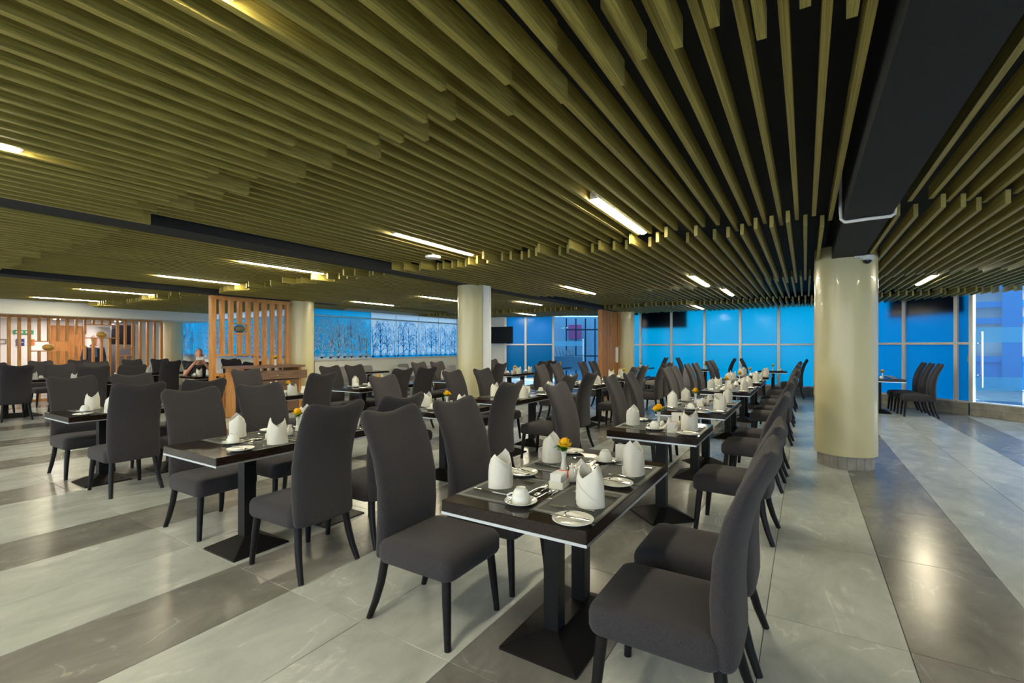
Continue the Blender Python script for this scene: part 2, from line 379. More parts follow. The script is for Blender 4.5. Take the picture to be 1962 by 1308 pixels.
seg_wall('wall_header', 'black header above the long blue window wall', (-5.9, 16.0), (.4, 16.0), 2.63, 3.0, 'black_paint', .1)
seg_wall('wall_header_angled', 'black header above the angled window wall', S0, S3, 2.63, 3.0, 'black_paint', .1)
seg_wall('wall_header_shop', 'dark header above the shop glazing', (-9.3, 14.5), (-6.1, 16.45), 2.55, 3.0, 'black_paint', .1)
# dark panels added behind the glass to block daylight and make shaded rectangles
def shade_panel(lb, p, d, x0, x1, z0, z1, tilt=0):
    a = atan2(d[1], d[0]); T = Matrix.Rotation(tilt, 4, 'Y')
    o = obj('shading_panel', (B().box(0, x1-x0, 0, .02, -(z1-z0), 0, 0, T).tube([(0, .01, .0), (x1-x0, .01, 0)], .03, 8), 'navy'), None, (p[0]+d[0]*x0, p[1]+d[1]*x0, z1), a, lb, 'shade_panel', 'dark shading panels'); return o
shade_panel('dark added panel shading the top of the long blue window wall', (-5.9, 16.03), (1, 0), 1.16, 2.65, 2.05, 2.6)
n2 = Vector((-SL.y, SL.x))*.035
shade_panel('dark slanting added panel shading the top of the angled window wall', S0+n2, SL, 1.95, 3.55, 2.13, 2.6, -.02)
# tree patterned windows
def tree_mesh(x0, x1, z0, z1, seed, L):
    r = random.Random(seed); b = B()
    def strip(p, q, w0, w1):
        d = (q-p); 
        if d.length < .005: return
        n = Vector((-d.y, d.x)).normalized(); a = [p+n*w0/2, q+n*w1/2, q-n*w1/2, p-n*w0/2]
        if max(t.y for t in a) > z1-.005 or min(t.x for t in a) < x0 or max(t.x for t in a) > x1: return
        b.add([(t.x, -.022, t.y) for t in a]+[(t.x, -.020, t.y) for t in a], [(0, 1, 2, 3), (7, 6, 5, 4), (0, 4, 5, 1), (1, 5, 6, 2), (2, 6, 7, 3), (3, 7, 4, 0)]); b.m[-6] = 1
    def grow(p, a, l, wd, dep):
        q = p+Vector((cos(a), sin(a)))*l; strip(p, q, wd, wd*.72)
        if dep <= 0: return
        k = 2 if r.random() < .8 else 3
        for i in range(k): grow(q, a+(i-(k-1)/2)*r.uniform(.6, 1.0)+r.uniform(-.15, .15), l*r.uniform(.66, .86), wd*.70, dep-1)
    x = x0+.07
    while x < x1-.05:
        p = Vector((x, z0)); a = pi/2+r.uniform(-.06, .06); wd = r.uniform(.035, .06); h = 0
        while h < (z1-z0)*.8:
            q = p+Vector((cos(a), sin(a)))*.16; strip(p, q, wd, wd*.92); wd *= .92; h += .16; p = q; a += r.uniform(-.1, .1)
            for sd in (-1, 1):
                if r.random() < .85: grow(p, a+sd*r.uniform(.5, 1.0), r.uniform(.08, .15), wd*.6, 4)
        for sd in (-1, -.6, .6, 1): grow(Vector((x, z0+.01)), pi/2+sd*.95, .07, .022, 2)
        x += r.uniform(.22, .34)
    b.box(x0, x1, -.022, -.02, z0-.02, z0+.05); b.m[-4] = 1
    return b
def tree_window(name, lb, p0, p1, n, seed, mats):
    p0, p1 = Vector((*p0, 0)), Vector((*p1, 0)); d = p1-p0; L = d.length; a = atan2(d.y, d.x)
    e = empty(name, p0, a, lb, None, None, 'structure'); wd = L/n
    obj('frame', (B().box(0, L, -.05, .04, 1.03, 1.075).box(0, L, -.03, .05, 2.50, 2.95), 'mullion'), e)
    for i in range(n):
        obj('pane', (pane_box(i*wd+.006, (i+1)*wd-.006, -.012, -.004, 1.075, 2.30), ['pane_glass', mats(i)]), e)
        obj('upper_pane', (pane_box(i*wd+.006, (i+1)*wd-.006, -.012, -.004, 2.31, 2.50), ['pane_glass', 'white_film' if i > 1 else 'sky_film']), e)
        obj('tree_print', (tree_mesh(i*wd+.004, (i+1)*wd-.004, 1.09, 2.29, seed+i, wd), ['branch_print', 'branch_print'] if 'sky' in mats(i) else ['pane_glass', 'branch_blue']), e)
        obj('joint', (B().box(i*wd-.007, i*wd+.007, -.014, 0, 1.075, 2.5), 'mullion'), e)
    obj('transom', (B().box(0, L, -.02, .005, 2.285, 2.325), 'pale_blue'), e)
    return e
tree_window('window_5', 'long blue window with white tree print along the side wall', (-11.6, 8.15), (-11.6, 14.6), 6, 11, lambda i: 'sky_film' if i < 2 else 'white_film')
tree_window('window_6', 'blue window with dense white tree print behind the seated man', (-19, 8.15), (-11.6, 8.15), 6, 51, lambda i: 'sky_film')
# far glass partition
G0, G1 = (-9.3, 14.5), (-6.1, 16.45)
gl = (Vector(G1)-Vector(G0)).length
glazing('window_7', 'teal and blue frosted partition beside the television', G0, G1, [.03, .76, 1.76], [.28, 1.5, 2.55], lambda i, j: 'teal_film' if j == 0 else 'deep_film')
g = Vector((*G1, 0))-Vector((*G0, 0)); ga = atan2(g.y, g.x)
dd = empty('door_1', G0, ga, 'clear glass shop door with a frosted band at the back of the room', None, None, 'structure')
obj('pane', (pane_box(1.80, gl, -.012, -.004, .03, 2.5), ['pane_glass', 'door_glass']), dd); obj('frosted_band', (pane_box(1.80, 2.85, -.016, -.013, 1.45, 1.62), ['pane_glass', 'band_film']), dd)
obj('pull_bar', (B().tube([(2.85, -.06, .75), (2.85, -.06, 1.7)], .015), 'steel'), dd)
obj('wall_return', (B().box(-6.1, -5.9, 15.9, 16.5, 0, 3), 'white_paint'), None, label='pale return wall at the end of the glass shop door', kind='structure')
# things seen behind the shop door
G = Vector(G0)
def beyond(x, y): return G+Vector((cos(ga), sin(ga)))*x+Vector((-sin(ga), cos(ga)))*y
def bx(name, lb, cat, x, y, wx, wy, z0, z1, m, group=None, kind=None, tilt=0):
    T = Matrix.Rotation(tilt, 4, 'Y'); q = beyond(x, y)
    return obj(name, (B().box(0, wx, 0, wy, 0, z1-z0, 0, T), m), None, (q.x, q.y, z0), ga, lb, cat, group, kind)
bx('wall_shop', 'blue lit back wall seen through the shop door', None, -1, 3.0, 7, .1, 0, 3, 'pale_blue', kind='structure')
obj('shop_floor', (B().box(-9, 0, 16.3, 22, -.2, -.002), 'ground_pave'), None, label='pale paving outside the glazing', kind='structure')
bx('poster', 'pink poster on the wall behind the shop door', 'poster', 2.65, 2.9, .55, .04, 1.75, 2.35, 'pink')
for i in range(6):
    bx('book', '%s leaning pale book on the rack behind the shop door' % ORD[i], 'book', 2.02+.13*i, 1.2, .04, .22, 1.06, 1.36, 'white_paper', 'books leaning on the rack', tilt=-.35)
bx('book_rack', 'low blue display rack behind the shop door', 'rack', 1.9, 1.1, 1.1, .45, .5, 1.05, 'pale_blue')
q = beyond(2.5, 2.6); e = empty('window_9', (q.x, q.y, 0), ga, 'dark framed window behind the shop door', None, None, 'structure')
for i in range(4): obj('post', (B().box(.4*i, .4*i+.05, 0, .05, 0, 2.6), 'black_metal'), e)
for z in (1.0, 2.1): obj('rail', (B().box(0, 1.8, -.02, .0, z, z+.06), 'black_metal'), e)

# open glass door on the right
D0 = S1-SL*.07-Vector((-SL.y, SL.x))*.05; de = empty('door_2', (D0.x, D0.y, 0), TH-.12, 'open frameless blue glass door with two frosted bands and a long steel handle', None, None, 'structure')
obj('pane', (pane_box(0, 1.0, -.006, .006, .02, 2.68), ['pane_glass', 'door_glass']), de)
obj('frosted_band', (pane_box(.01, 1.0, -.009, -.0065, 1.52, 1.83), ['pane_glass', 'band_film']), de); obj('frosted_band', (pane_box(.01, 1.0, -.009, -.0065, .51, .80), ['pane_glass', 'band_film']), de)
obj('frosted_band', (pane_box(.01, 1.0, -.009, -.0065, .03, .20), ['pane_glass', 'band_film']), de)
hd = obj('handle', (B().tube([(.19, -.09, .59), (.19, -.09, 1.74)], .019, 12), 'steel', True, 50), de)
obj('standoff', (B().tube([(.19, -.09, .84), (.19, -.005, .84)], .01).tube([(.19, -.09, 1.50), (.19, -.005, 1.50)], .01).tube([(.04, -.02, .84), (.19, -.02, .84)], .008).tube([(.04, -.02, 1.5), (.19, -.02, 1.5)], .008), 'steel'), hd)
obj('handle', (B().tube([(.055, -.02, .84), (.055, -.02, 1.50)], .016, 10), 'steel', True, 50), de)
obj('lock', (B().box(.0, .085, -.025, .02, 1.12, 1.25), 'steel'), de)
obj('floor_hinge', (B().box(.86, 1.0, -.03, .03, 0, .09), 'steel'), de)
# outside structure seen through the open door
def outside():
    c = Vector((D0.x, D0.y)); n = Vector((.26, .965)); o = c+n*9-Vector((.965, -.26))*2.2
    e = empty('building', (o.x, o.y, 0), atan2(-.26, .965), 'pale building front with blue posts seen through the open glass door', 'building')
    obj('wall', (B().box(-2, 9, .4, .6, 0, 6), 'white_paper'), e)
    for i in range(6): obj('post', (B().box(1.3+1.25*i, 1.75+1.25*i, 0, .3, 0, 6), 'post_blue'), e)
    for z in (.9, 2.2, 2.75, 3.3): obj('rail', (B().box(-2, 9, .1, .25, z, z+.2), 'post_blue'), e)
    obj('lower_wall', (B().box(-2, 9, .2, .38, 0, .9), 'post_blue'), e)
    obj('forecourt', (B().box(4.5, 16, 9.8, 24, -.2, -.05), 'ground_pave'), None, label='pale paving outside the open glass door', kind='structure')
outside()

# ------------------------------------------------------------------ chair
def seat_me():
    rs = []
    for z, k, dz in ((.318, .90, 0), (.325, .965, 0), (.345, 1, 0), (.40, 1.0, 0), (.425, .985, 0), (.442, .94, 0), (.452, .80, 0), (.458, .5, 0), (.46, .15, 0)):
        pts = rrect(.045, 0, .245*k, .232*k, .05*max(k, .4), z)
        if z > .33: pts = [(x, y, q-.012*((x-.05)/.25)**2*(1 if q > .42 else 0)) for x, y, q in pts]
        rs.append(pts)
    return B().rings(rs).mesh('seat', 'fabric', True, 60)
def back_me():
    prof = [(.325, -.196, .066, .190), (.330, -.195, .080, .207), (.345, -.194, .090, .214), (.40, -.190, .098, .218), (.55, -.188, .096, .220), (.70, -.202, .088, .220), (.84, -.236, .078, .221), (.95, -.283, .066, .224), (1.005, -.318, .060, .228), (1.028, -.330, .056, .227), (1.042, -.338, .048, .222), (1.051, -.343, .036, .215), (1.056, -.346, .020, .207), (1.058, -.347, .008, .200)]
    rs = []; n = 22
    for z, x, th, hw in prof:
        r = []; ear = max(0, (z-.80)/.25)**2*.035
        tx = min(.42, max(0, (z-.6)*.95)); tz = sqrt(1-tx*tx)
        ts = [sin(pi/2*(-1+2*j/16)) for j in range(17)]
        for t, sg in [(t, 1) for t in ts]+[(t, -1) for t in ts[-2:0:-1]]:
            px = sg*th/2*max(0, 1-abs(t)**5)**.5; py = t*hw
            eb = (1-cos(pi*min(1, abs(t)/.90)))/2*.6+.4*t*t-.5*max(0, (abs(t)-.88)/.12)**2
            r.append((x+px*tz+.024*t*t*min(1, max(0, (z-.35)/.4))-.012, py, z+ear*eb+px*tx))
        rs.append(r)
    return B().rings(rs).mesh('backrest', 'fabric', True)
def fleg_me(s):
    b = B(); b.tube([(.235, s*.185, .335), (.247, s*.196, .2), (.262, s*.208, .03), (.264, s*.209, 0)], [.024, .022, .017, .017], 10); return b.mesh('leg', 'black_leg', True, 50)
def rleg_me(s):
    b = B(); b.tube([(-.185, s*.172, .37), (-.190, s*.178, .30), (-.205, s*.187, .20), (-.232, s*.198, .10), (-.266, s*.210, .01), (-.269, s*.211, 0)], [.023, .023, .022, .020, .017, .017], 10); return b.mesh('leg', 'black_leg', True, 50)
CH = [('seat', seat_me()), ('backrest', back_me()), ('leg', fleg_me(1)), ('leg', fleg_me(-1)), ('leg', rleg_me(1)), ('leg', rleg_me(-1))]
def chair(x, y, ang, lb, group='dark grey dining chairs'):
    e = empty('dining_chair', (x, y, 0), ang, lb, 'chair', group)
    for nm, me in CH: obj(nm, me, e)
    return e
def low_chair(x, y, ang, lb):
    e = empty('lounge_chair', (x, y, 0), ang, lb, 'chair', 'low light grey lounge chairs')
    def sm(): return B().rings([rrect(.02, 0, .25*k, .25*k, .06*k, z) for z, k in ((.33, .93), (.35, 1), (.42, 1), (.45, .93), (.46, .6))]).mesh('seat', 'grey_fabric', True, 60)
    def bm():
        rs = []
        for z, hw in ((.42, .22), (.45, .24), (.75, .25), (.83, .235), (.86, .20)):
            rs.append([(-.235-.12*(z-.42)+.028*cos(a)+.05*(sin(a))**2, hw*math.copysign(abs(sin(a))**.5, sin(a)), z) for a in [2*pi*i/18 for i in range(18)]])
        return B().rings(rs).mesh('backrest', 'grey_fabric', True, 60)
    obj('seat', cm('lcs', sm), e); obj('backrest', cm('lcb', bm), e)
    for sx in (-1, 1):
        for sy in (-1, 1): obj('leg', cm(('lcl', sx, sy), lambda: B().tube([(sx*.17, sy*.17, .345), (sx*.23, sy*.21, 0)], [.018, .012], 8).mesh('leg', 'black_leg', True, 50)), e)

# ------------------------------------------------------------------ tables
TW = .70
def table(xc, y0, y1, lb, bases, name='dining_table', wx=TW):
    L = y1-y0; yc = (y0+y1)/2
    e = empty(name, (xc, yc, 0), 0, lb, 'table', 'dark wood dining tables')
    def top(): return B().rings([rrect(0, 0, wx/2-.002, L/2-.002, .003, .70, 1), rrect(0, 0, wx/2, L/2, .004, .702, 1), rrect(0, 0, wx/2, L/2, .004, .748, 1), rrect(0, 0, wx/2-.002, L/2-.002, .003, .75, 1)]).mesh('table_top', 'espresso')
    obj('table_top', cm(('tt', round(L, 3), wx), top), e)
    def strip():
        h, v = wx/2, L/2; b = B()
        b.box(-h, h, -v, -v+.012, .688, .70).box(-h, h, v-.012, v, .688, .70).box(-h, -h+.012, -v+.012, v-.012, .688, .70).box(h-.012, h, -v+.012, v-.012, .688, .70); return b.mesh('metal_strip', 'aluminium')
    obj('metal_strip', cm(('ts', round(L, 3), wx), strip), e)
    for (by, kind) in bases:
        q = by-yc
        if kind == 'twin':
            def bt():
                b = B(); b.rings([rrect(0, 0, .20, .35, .004, 0, 1), rrect(0, 0, .20, .35, .004, .012, 1), rrect(0, 0, .042, .205, .004, .075, 1)]); return b.mesh('base', 'black_metal')
            o = obj('base', cm('btw', bt), e, (0, q, 0))
            for s in (-.16, .16): obj('post', cm('pst', lambda: B().box(-.038, .038, -.038, .038, .05, .70).mesh('post', 'black_metal')), e, (0, q+s, 0))
        else:
            def bs():
                b = B(); b.rings([rrect(0, 0, .20, .20, .004, 0, 1), rrect(0, 0, .20, .20, .004, .010, 1), rrect(0, 0, .045, .045, .004, .085, 1)]); return b.mesh('base', 'black_metal')
            o = obj('base', cm('bsq', bs), e, (0, q, 0), pi/4 if kind == 'dia' else 0)
            obj('post', cm('pst2', lambda: B().box(-.042, .042, -.042, .042, .06, .70).mesh('post', 'black_metal')), e, (0, q, 0))
    return e

# ------------------------------------------------------------------ tableware meshes
ZT = .75
def napkin_me(seed):
    r = random.Random(seed); n = 32; rows = 9; b = B(); outer = []; inner = []
    def hgt(a):
        d = abs(((a-pi/2+pi) % (2*pi))-pi); d2 = abs(((a+pi/2+pi) % (2*pi))-pi)
        return .118+.064*max(0, 1-d/1.55)+.052*max(0, 1-d2/1.5)
    ph = r.uniform(0, 6)
    for i in range(rows+1):
        ro, ri = [], []
        for j in range(n):
            a = 2*pi*j/n; f = i/rows; z = hgt(a)*f
            rad = .062*(1-.06*f*f)-max(0, z-.11)*.20+.0022*sin(3*a+ph+f*4)+.0012*sin(7*a+ph*2-f*3)+.003*(1-f)**4
            ex = 1+.06*cos(2*a)
            ro.append((rad*cos(a)*.86*ex, rad*sin(a)*1.04, z)); ri.append(((rad-.0035)*cos(a)*.86*ex, (rad-.0035)*sin(a)*1.04, max(z, .004)))
        outer.append(ro); inner.append(ri)
    b.rings(outer+inner[::-1]); return b.mesh('body', 'linen', True, 70)
def flap_me(side):
    # diagonal folded layer wrapped round the front, a little proud of the body
    b = B(); a0, a1, k = (-1.5, 1.3, 14); lo, hi = [], []
    for i in range(k+1):
        f = i/k; a = a0+(a1-a0)*f; zt = .155-.135*f; zb = max(.004, zt-.11*(1-f)-.02)
        def pt(z, e): 
            rad = .0625*(1-.06*(z/.15)**2)-max(0, z-.11)*.20+e
            return (side*rad*cos(a)*.9, rad*sin(a)*1.04, z)
        lo.append([pt(zb, .002), pt(zt, .0035), pt(zt, .0012), pt(zb, -.001)])
    b.rings(lo, True, True); return b.mesh('fold', 'linen', True, 50)
NAP = [(napkin_me(s), flap_me(sd)) for s, sd in ((1, 1), (2, -1), (3, 1))]
def cup_me():
    b = B(); b.lathe([(.039, 0), (.040, .004), (.0395, .03), (.037, .034), (.033, .048), (.027, .058), (.022, .061), (.022, .066), (.019, .066), (.018, .060), (.0, .0595)], 24); return b.mesh('bowl', 'china', True, 50)
def handle_me():
    b = B(); b.tube([(.038, 0, .010), (.050, 0, .008), (.060, 0, .018), (.058, 0, .030), (.046, 0, .038), (.034, 0, .040)], .0042, 8); return b.mesh('handle', 'china', True, 50)
def saucer_me(R, nm):
    b = B(); b.lathe([(R*.5, 0), (R*.55, .002), (R*.8, .007), (R, .015), (R*1.0, .0175), (R*.8, .0105), (R*.55, .006), (0.001, .0055)], 32); return b.mesh(nm, 'china', True, 50)
CUP, CUPH, SAU, PLA = cup_me(), handle_me(), saucer_me(.072, 'saucer'), saucer_me(.082, 'side_plate')
def spoon_me():
    b = B(); b.ell((.055, 0, .006), (.024, .016, .005), 12, 6); b.tube([(.033, 0, .006), (.0, 0, .009), (-.05, 0, .006), (-.095, 0, .004)], [.0025, .003, .004, .005], 6, 0, .45); return b.mesh('spoon', 'steel', True)
def fork_me():
    b = B()
    for i in range(4):
        y = (i-1.5)*.006; b.tube([(.042, y, .005), (.065, y, .004), (.092, y, .009)], [.0019, .0018, .001], 5, 0, .7)
    b.rings([[(x, -h, z), (x, h, z), (x, h, z+.002), (x, -h, z+.002)] for x, h, z in ((.020, .004, .008), (.028, .010, .005), (.044, .0115, .004))])
    b.tube([(.022, 0, .009), (-.02, 0, .010), (-.07, 0, .005), (-.1, 0, .003)], [.003, .0032, .0045, .0055], 6, 0, .45); return b.mesh('fork', 'steel', True, 60)
def knife_me():
    b = B(); b.rings([[(x, -h, z), (x, h2, z), (x, h2, z+.0016), (x, -h, z+.0016)] for x, h, h2, z in ((-.01, .006, .007, .004), (.03, .009, .007, .003), (.075, .009, .007, .003), (.098, .003, .006, .003), (.104, .0, .004, .003))])
    b.tube([(-.004, 0, .005), (-.05, 0, .006), (-.105, 0, .005)], [.0045, .006, .007], 8, 0, .6); return b.mesh('knife', 'steel', True, 60)
SPOON, FORK, KNIFE = spoon_me(), fork_me(), knife_me()
def mat_me(): return B().box(-.125, .125, -.185, .185, 0, .0015).mesh('weave', 'placemat')
def band_me():
    b = B(); o, i2 = (.142, .205), (.125, .185); b.box(-o[0], o[0], -o[1], -i2[1], 0, .0012).box(-o[0], o[0], i2[1], o[1], 0, .0012).box(-o[0], -i2[0], -i2[1], i2[1], 0, .0012).box(i2[0], o[0], -i2[1], i2[1], 0, .0012)
    return b.mesh('border', 'mat_band')
def rim_me():
    b = B(); o, i2 = (.150, .215), (.142, .205); b.box(-o[0], o[0], -o[1], -i2[1], 0, .0012).box(-o[0], o[0], i2[1], o[1], 0, .0012).box(-o[0], -i2[0], -i2[1], i2[1], 0, .0012).box(i2[0], o[0], -i2[1], i2[1], 0, .0012)
    return b.mesh('rim', 'placemat')
MATM, BAND, RIM = mat_me(), band_me(), rim_me()
def vase_me(): return B().lathe([(.020, 0), (.023, .006), (.020, .02), (.012, .055), (.011, .075), (.016, .105), (.019, .12), (.017, .12), (.010, .08), (.0, .078)], 20).mesh('body', 'china', True, 50)
def bloom_me(seed):
    r = random.Random(seed); b = B()
    for ring, (cnt, rad, tilt, sz) in enumerate(((4, .003, -.05, .018), (6, .007, .22, .021), (8, .010, .5, .022), (8, .013, .9, .021))):
        for i in range(cnt):
            a = 2*pi*i/cnt+ring*.5+r.uniform(-.2, .2); t = tilt+r.uniform(-.1, .1); rg = []
            for u in range(4):
                f = u/3; hw = sz*.62*sin(pi*(.18+.72*f)); rr = rad*.6+f*sz*sin(t)*1.25; zz = f*sz*cos(t)*1.35-.004*ring
                row = []
                for v in (-1, -.5, 0, .5, 1):
                    x, y, z = rr-(v*v)*.004*(1-f*.5), v*hw, zz+.002*v*v
                    row.append((x*cos(a)-y*sin(a), x*sin(a)+y*cos(a), z))
                rg.append(row)
            b.rings(rg, False, False); b.rings([[(x*.97, y*.97, z-.0012) for x, y, z in row][::-1] for row in rg], False, False)
    return b.mesh('bloom', 'yellow_petal', True)
def leaf_me(seed):
    r = random.Random(seed); b = B()
    for i in range(24):
        a = r.uniform(0, 2*pi); t = r.uniform(.5, 1.5); l = r.uniform(.030, .044); w2 = .013; rg = []
        for u in range(5):
            f = u/4; hw = w2*sin(pi*min(1, .12+f*.88))+.0004; rr = f*l*sin(t); z = .112+.012*(i % 2)+f*l*cos(t)*.9-.006*f*f
            rg.append([(rr*cos(a)-v*hw*sin(a), rr*sin(a)+v*hw*cos(a), z+abs(v)*.002) for v in (-1, 0, 1)])
        b.rings(rg, False, False)
    b.tube([(0, 0, .03), (.002, 0, .10), (.004, .002, .155)], .0018, 6)
    return b.mesh('leaves', 'leaf_green', True)
VASE = vase_me(); BLO = [bloom_me(i) for i in range(3)]; LEA = [leaf_me(i) for i in range(3)]
def jug_me(): return B().lathe([(.017, 0), (.022, .005), (.026, .025), (.023, .045), (.015, .062), (.014, .070), (.018, .080), (.016, .080), (.012, .07), (0, .068)], 20).mesh('body', 'china', True, 50)
def jugh_me(): return B().tube([(-.015, 0, .07), (-.030, 0, .068), (-.036, 0, .05), (-.032, 0, .033), (-.024, 0, .026)], .0035, 8).mesh('handle', 'china', True)
JUG, JUGH = jug_me(), jugh_me()
def caddy_me():
    b = B(); o = [rrect(0, 0, .038-.001*(z < .01), .055-.001*(z < .01), .006, z, 2) for z in (0, .006, .034)]; i2 = [rrect(0, 0, .034, .051, .004, z, 2) for z in (.034, .005)]
    b.rings(o+i2); return b.mesh('sugar_caddy', 'cream_china', True, 40)
def sachet_me(m): return B().rings([rrect(0, 0, .028, .0032, .001, 0, 1), rrect(0, 0, .028, .004, .001, .03, 1), rrect(0, 0, .028, .0012, .0008, .058, 1), rrect(0, 0, .028, .0006, .0005, .066, 1)]).mesh('sugar_sachet', m)
CADDY, SACH, SACHR = caddy_me(), sachet_me('white_paper'), sachet_me('red_paper')
def dish_me(): return B().rings([rrect(0, 0, .05, .05, .008, 0, 2), rrect(0, 0, .055, .055, .008, .024, 2), rrect(0, 0, .051, .051, .006, .024, 2), rrect(0, 0, .047, .047, .006, .005, 2)]).mesh('dish', 'cream_china', True, 40)
def folded_me(): 
    b = B()
    for i in range(3): b.add([(-.045, .03-.02*i, .006), (.045, .03-.02*i, .006), (0, .03-.02*i-.006, .062), (-.045, .016-.02*i, .006), (.045, .016-.02*i, .006), (0, .024-.02*i-.006, .062)], [(0, 1, 2), (5, 4, 3), (0, 2, 5, 3), (1, 4, 5, 2), (0, 3, 4, 1)])
    return b.mesh('paper_napkins', 'white_paper')
DISH, FOLD = dish_me(), folded_me()
def card_me(): return B().add([(-.033, -.045, 0), (-.032, -.045, 0), (.001, -.045, .094), (0, -.045, .096), (-.033, .045, 0), (-.032, .045, 0), (.001, .045, .094), (0, .045, .096),
                               (.033, -.045, 0), (.032, -.045, 0), (.033, .045, 0), (.032, .045, 0)], [(0, 1, 2, 3), (4, 7, 6, 5), (0, 3, 7, 4), (1, 5, 6, 2), (8, 3, 2, 9), (10, 11, 6, 7), (8, 10, 7, 3), (9, 2, 6, 11)]).mesh('tent_card', 'white_paper')
CARD = card_me()
def pot_me(): return B().lathe([(.016, 0), (.02, .004), (.02, .035), (.012, .046), (.008, .055), (0, .056)], 16).mesh('shaker', 'china', True, 50)
SHAK = pot_me()
def holder_me(): return B().lathe([(.024, 0), (.026, .004), (.026, .055), (.023, .055), (.022, .006), (0, .006)], 20).mesh('holder', 'cream_china', True, 50)
HOLD = holder_me()
def wrap_me(): return B().rings([rrect(0, 0, .055, .011, .002, .0, 1), rrect(0, 0, .055, .012, .002, .004, 1), rrect(0, 0, .054, .009, .002, .006, 1)]).mesh('paper', 'white_paper')
def wend_me(): return B().box(.049, .0555, -.0125, .0125, -.0002, .0064).mesh('printed_end', 'navy')
WRAP, WEND = wrap_me(), wend_me()
def glass_mat():
    m = bpy.data.materials.new('glass'); m.use_nodes = True; n = m.node_tree.nodes; l = m.node_tree.links; n.clear()
    o = n.new('ShaderNodeOutputMaterial'); t = n.new('ShaderNodeBsdfTransparent'); g = n.new('ShaderNodeBsdfGlossy'); g.inputs['Roughness'].default_value = .03
    x = n.new('ShaderNodeMixShader'); fr = n.new('ShaderNodeFresnel'); l.new(fr.outputs[0], x.inputs[0]); l.new(t.outputs[0], x.inputs[1]); l.new(g.outputs[0], x.inputs[2]); l.new(x.outputs[0], o.inputs[0]); M['glass'] = m
glass_mat()
TUMB = B().lathe([(.026, 0), (.027, .003), (.032, .09), (.0305, .09), (.0255, .012), (0, .011)], 20).mesh('tumbler', 'glass', True, 50)

def place(where, side, s, xc, lvl, sname, cup=True, skipplate=False):
    """one cover; side -1 = diner on the -X side facing +X, 1 = on the +X side"""
    sg = -side   # local x of diner facing
    def P(x, y): return (xc-side*(-x) if False else xc+sg*x, s+sg*y)
    rz = 0 if side < 0 else pi
    r = random.Random(int(s*1000)+int(xc*77)+side)
    j = lambda a=.012: r.uniform(-a, a)
    if lvl >= 1:
        x, y = P(-.198, 0); e = empty('placemat', (x, y, ZT+.0003), rz, 'grey woven placemat, %s, %s' % (sname, where), 'placemat', 'grey placemats')
        obj('weave', MATM, e); obj('border', BAND, e); obj('rim', RIM, e)
    x, y = P(-.245+j(), j(.03)); q = NAP[r.randrange(3)]
    e = empty('folded_napkin', (x, y, ZT+.002), rz+pi/2*0+r.uniform(-.5, .5)+(pi/2 if r.random() < .25 else 0), 'white folded cloth napkin, %s, %s' % (sname, where), 'napkin', 'white folded napkins')
    e.scale = (1, 1, r.uniform(.93, 1.04)); obj('body', q[0], e); obj('fold', q[1], e)
    x, y = P(-.02+j(), -.165+j()); zs = ZT+.0005
    if cup:
        e = obj('saucer', SAU, None, (x, y, zs), r.uniform(0, 6), 'white saucer, %s, %s' % (sname, where), 'saucer', 'white saucers')
        e = empty('coffee_cup', (x, y, zs+.0065), r.uniform(2, 5), 'upturned white coffee cup, %s, %s' % (sname, where), 'cup', 'upturned coffee cups')
        obj('bowl', CUP, e); obj('handle', CUPH, e)
        if lvl >= 2:
            a = r.uniform(-.6, .6); obj('teaspoon', SPOON, None, (x+.045*cos(rz+pi+a)+.02, y+.05*sin(rz+pi+a), zs+.013), rz+pi/2+a, 'teaspoon on the saucer, %s, %s' % (sname, where), 'spoon', 'steel teaspoons').scale = (.75, .75, .8)
    if not skipplate:
        x, y = P(-.255+j(), .255+j(.015))
        obj('side_plate', PLA, None, (x, y, ZT+.001), 0, 'white side plate, %s, %s' % (sname, where), 'plate', 'white side plates')
        if lvl >= 1:
            obj('butter_knife', KNIFE, None, (x-.008, y+sg*.012, ZT+.0185), rz+r.uniform(-.4, .1), 'steel knife on the side plate, %s, %s' % (sname, where), 'knife', 'butter knives').scale = (.78, .8, 1)
        if lvl >= 2:
            e = empty('paper_sachet', (x+.005, y-sg*.028, ZT+.0150), rz+r.uniform(-.45, -.2), 'white paper sachet on the side plate, %s, %s' % (sname, where), 'sachet', 'paper sachets on side plates')
            obj('paper', WRAP, e); obj('printed_end', WEND, e)
    if lvl >= 1:
        x, y = P(-.20+j(), .115+j(.01)); obj('fork', FORK, None, (x, y, ZT+.0035), rz+r.uniform(-.15, .15)+.1, 'steel fork left of the napkin, %s, %s' % (sname, where), 'fork', 'steel forks')
        x, y = P(-.20+j(), -.115+j(.01)); obj('knife', KNIFE, None, (x, y, ZT+.003), rz+r.uniform(-.1, .1), 'steel knife right of the napkin, %s, %s' % (sname, where), 'knife', 'steel table knives')
    if lvl >= 2:
        x, y = P(-.05+j(), .02+j(.02)); obj('dessert_fork', FORK, None, (x, y, ZT+.0035), rz+pi/2+r.uniform(-.2, .2), 'small steel fork above the napkin, %s, %s' % (sname, where), 'fork', 'dessert forks').scale = (.8, .85, 1)
        x, y = P(-.018+j(), .02+j(.02)); obj('dessert_spoon', SPOON, None, (x, y, ZT+.0035), rz-pi/2+r.uniform(-.2, .2), 'steel dessert spoon above the napkin, %s, %s' % (sname, where), 'spoon', 'dessert spoons')
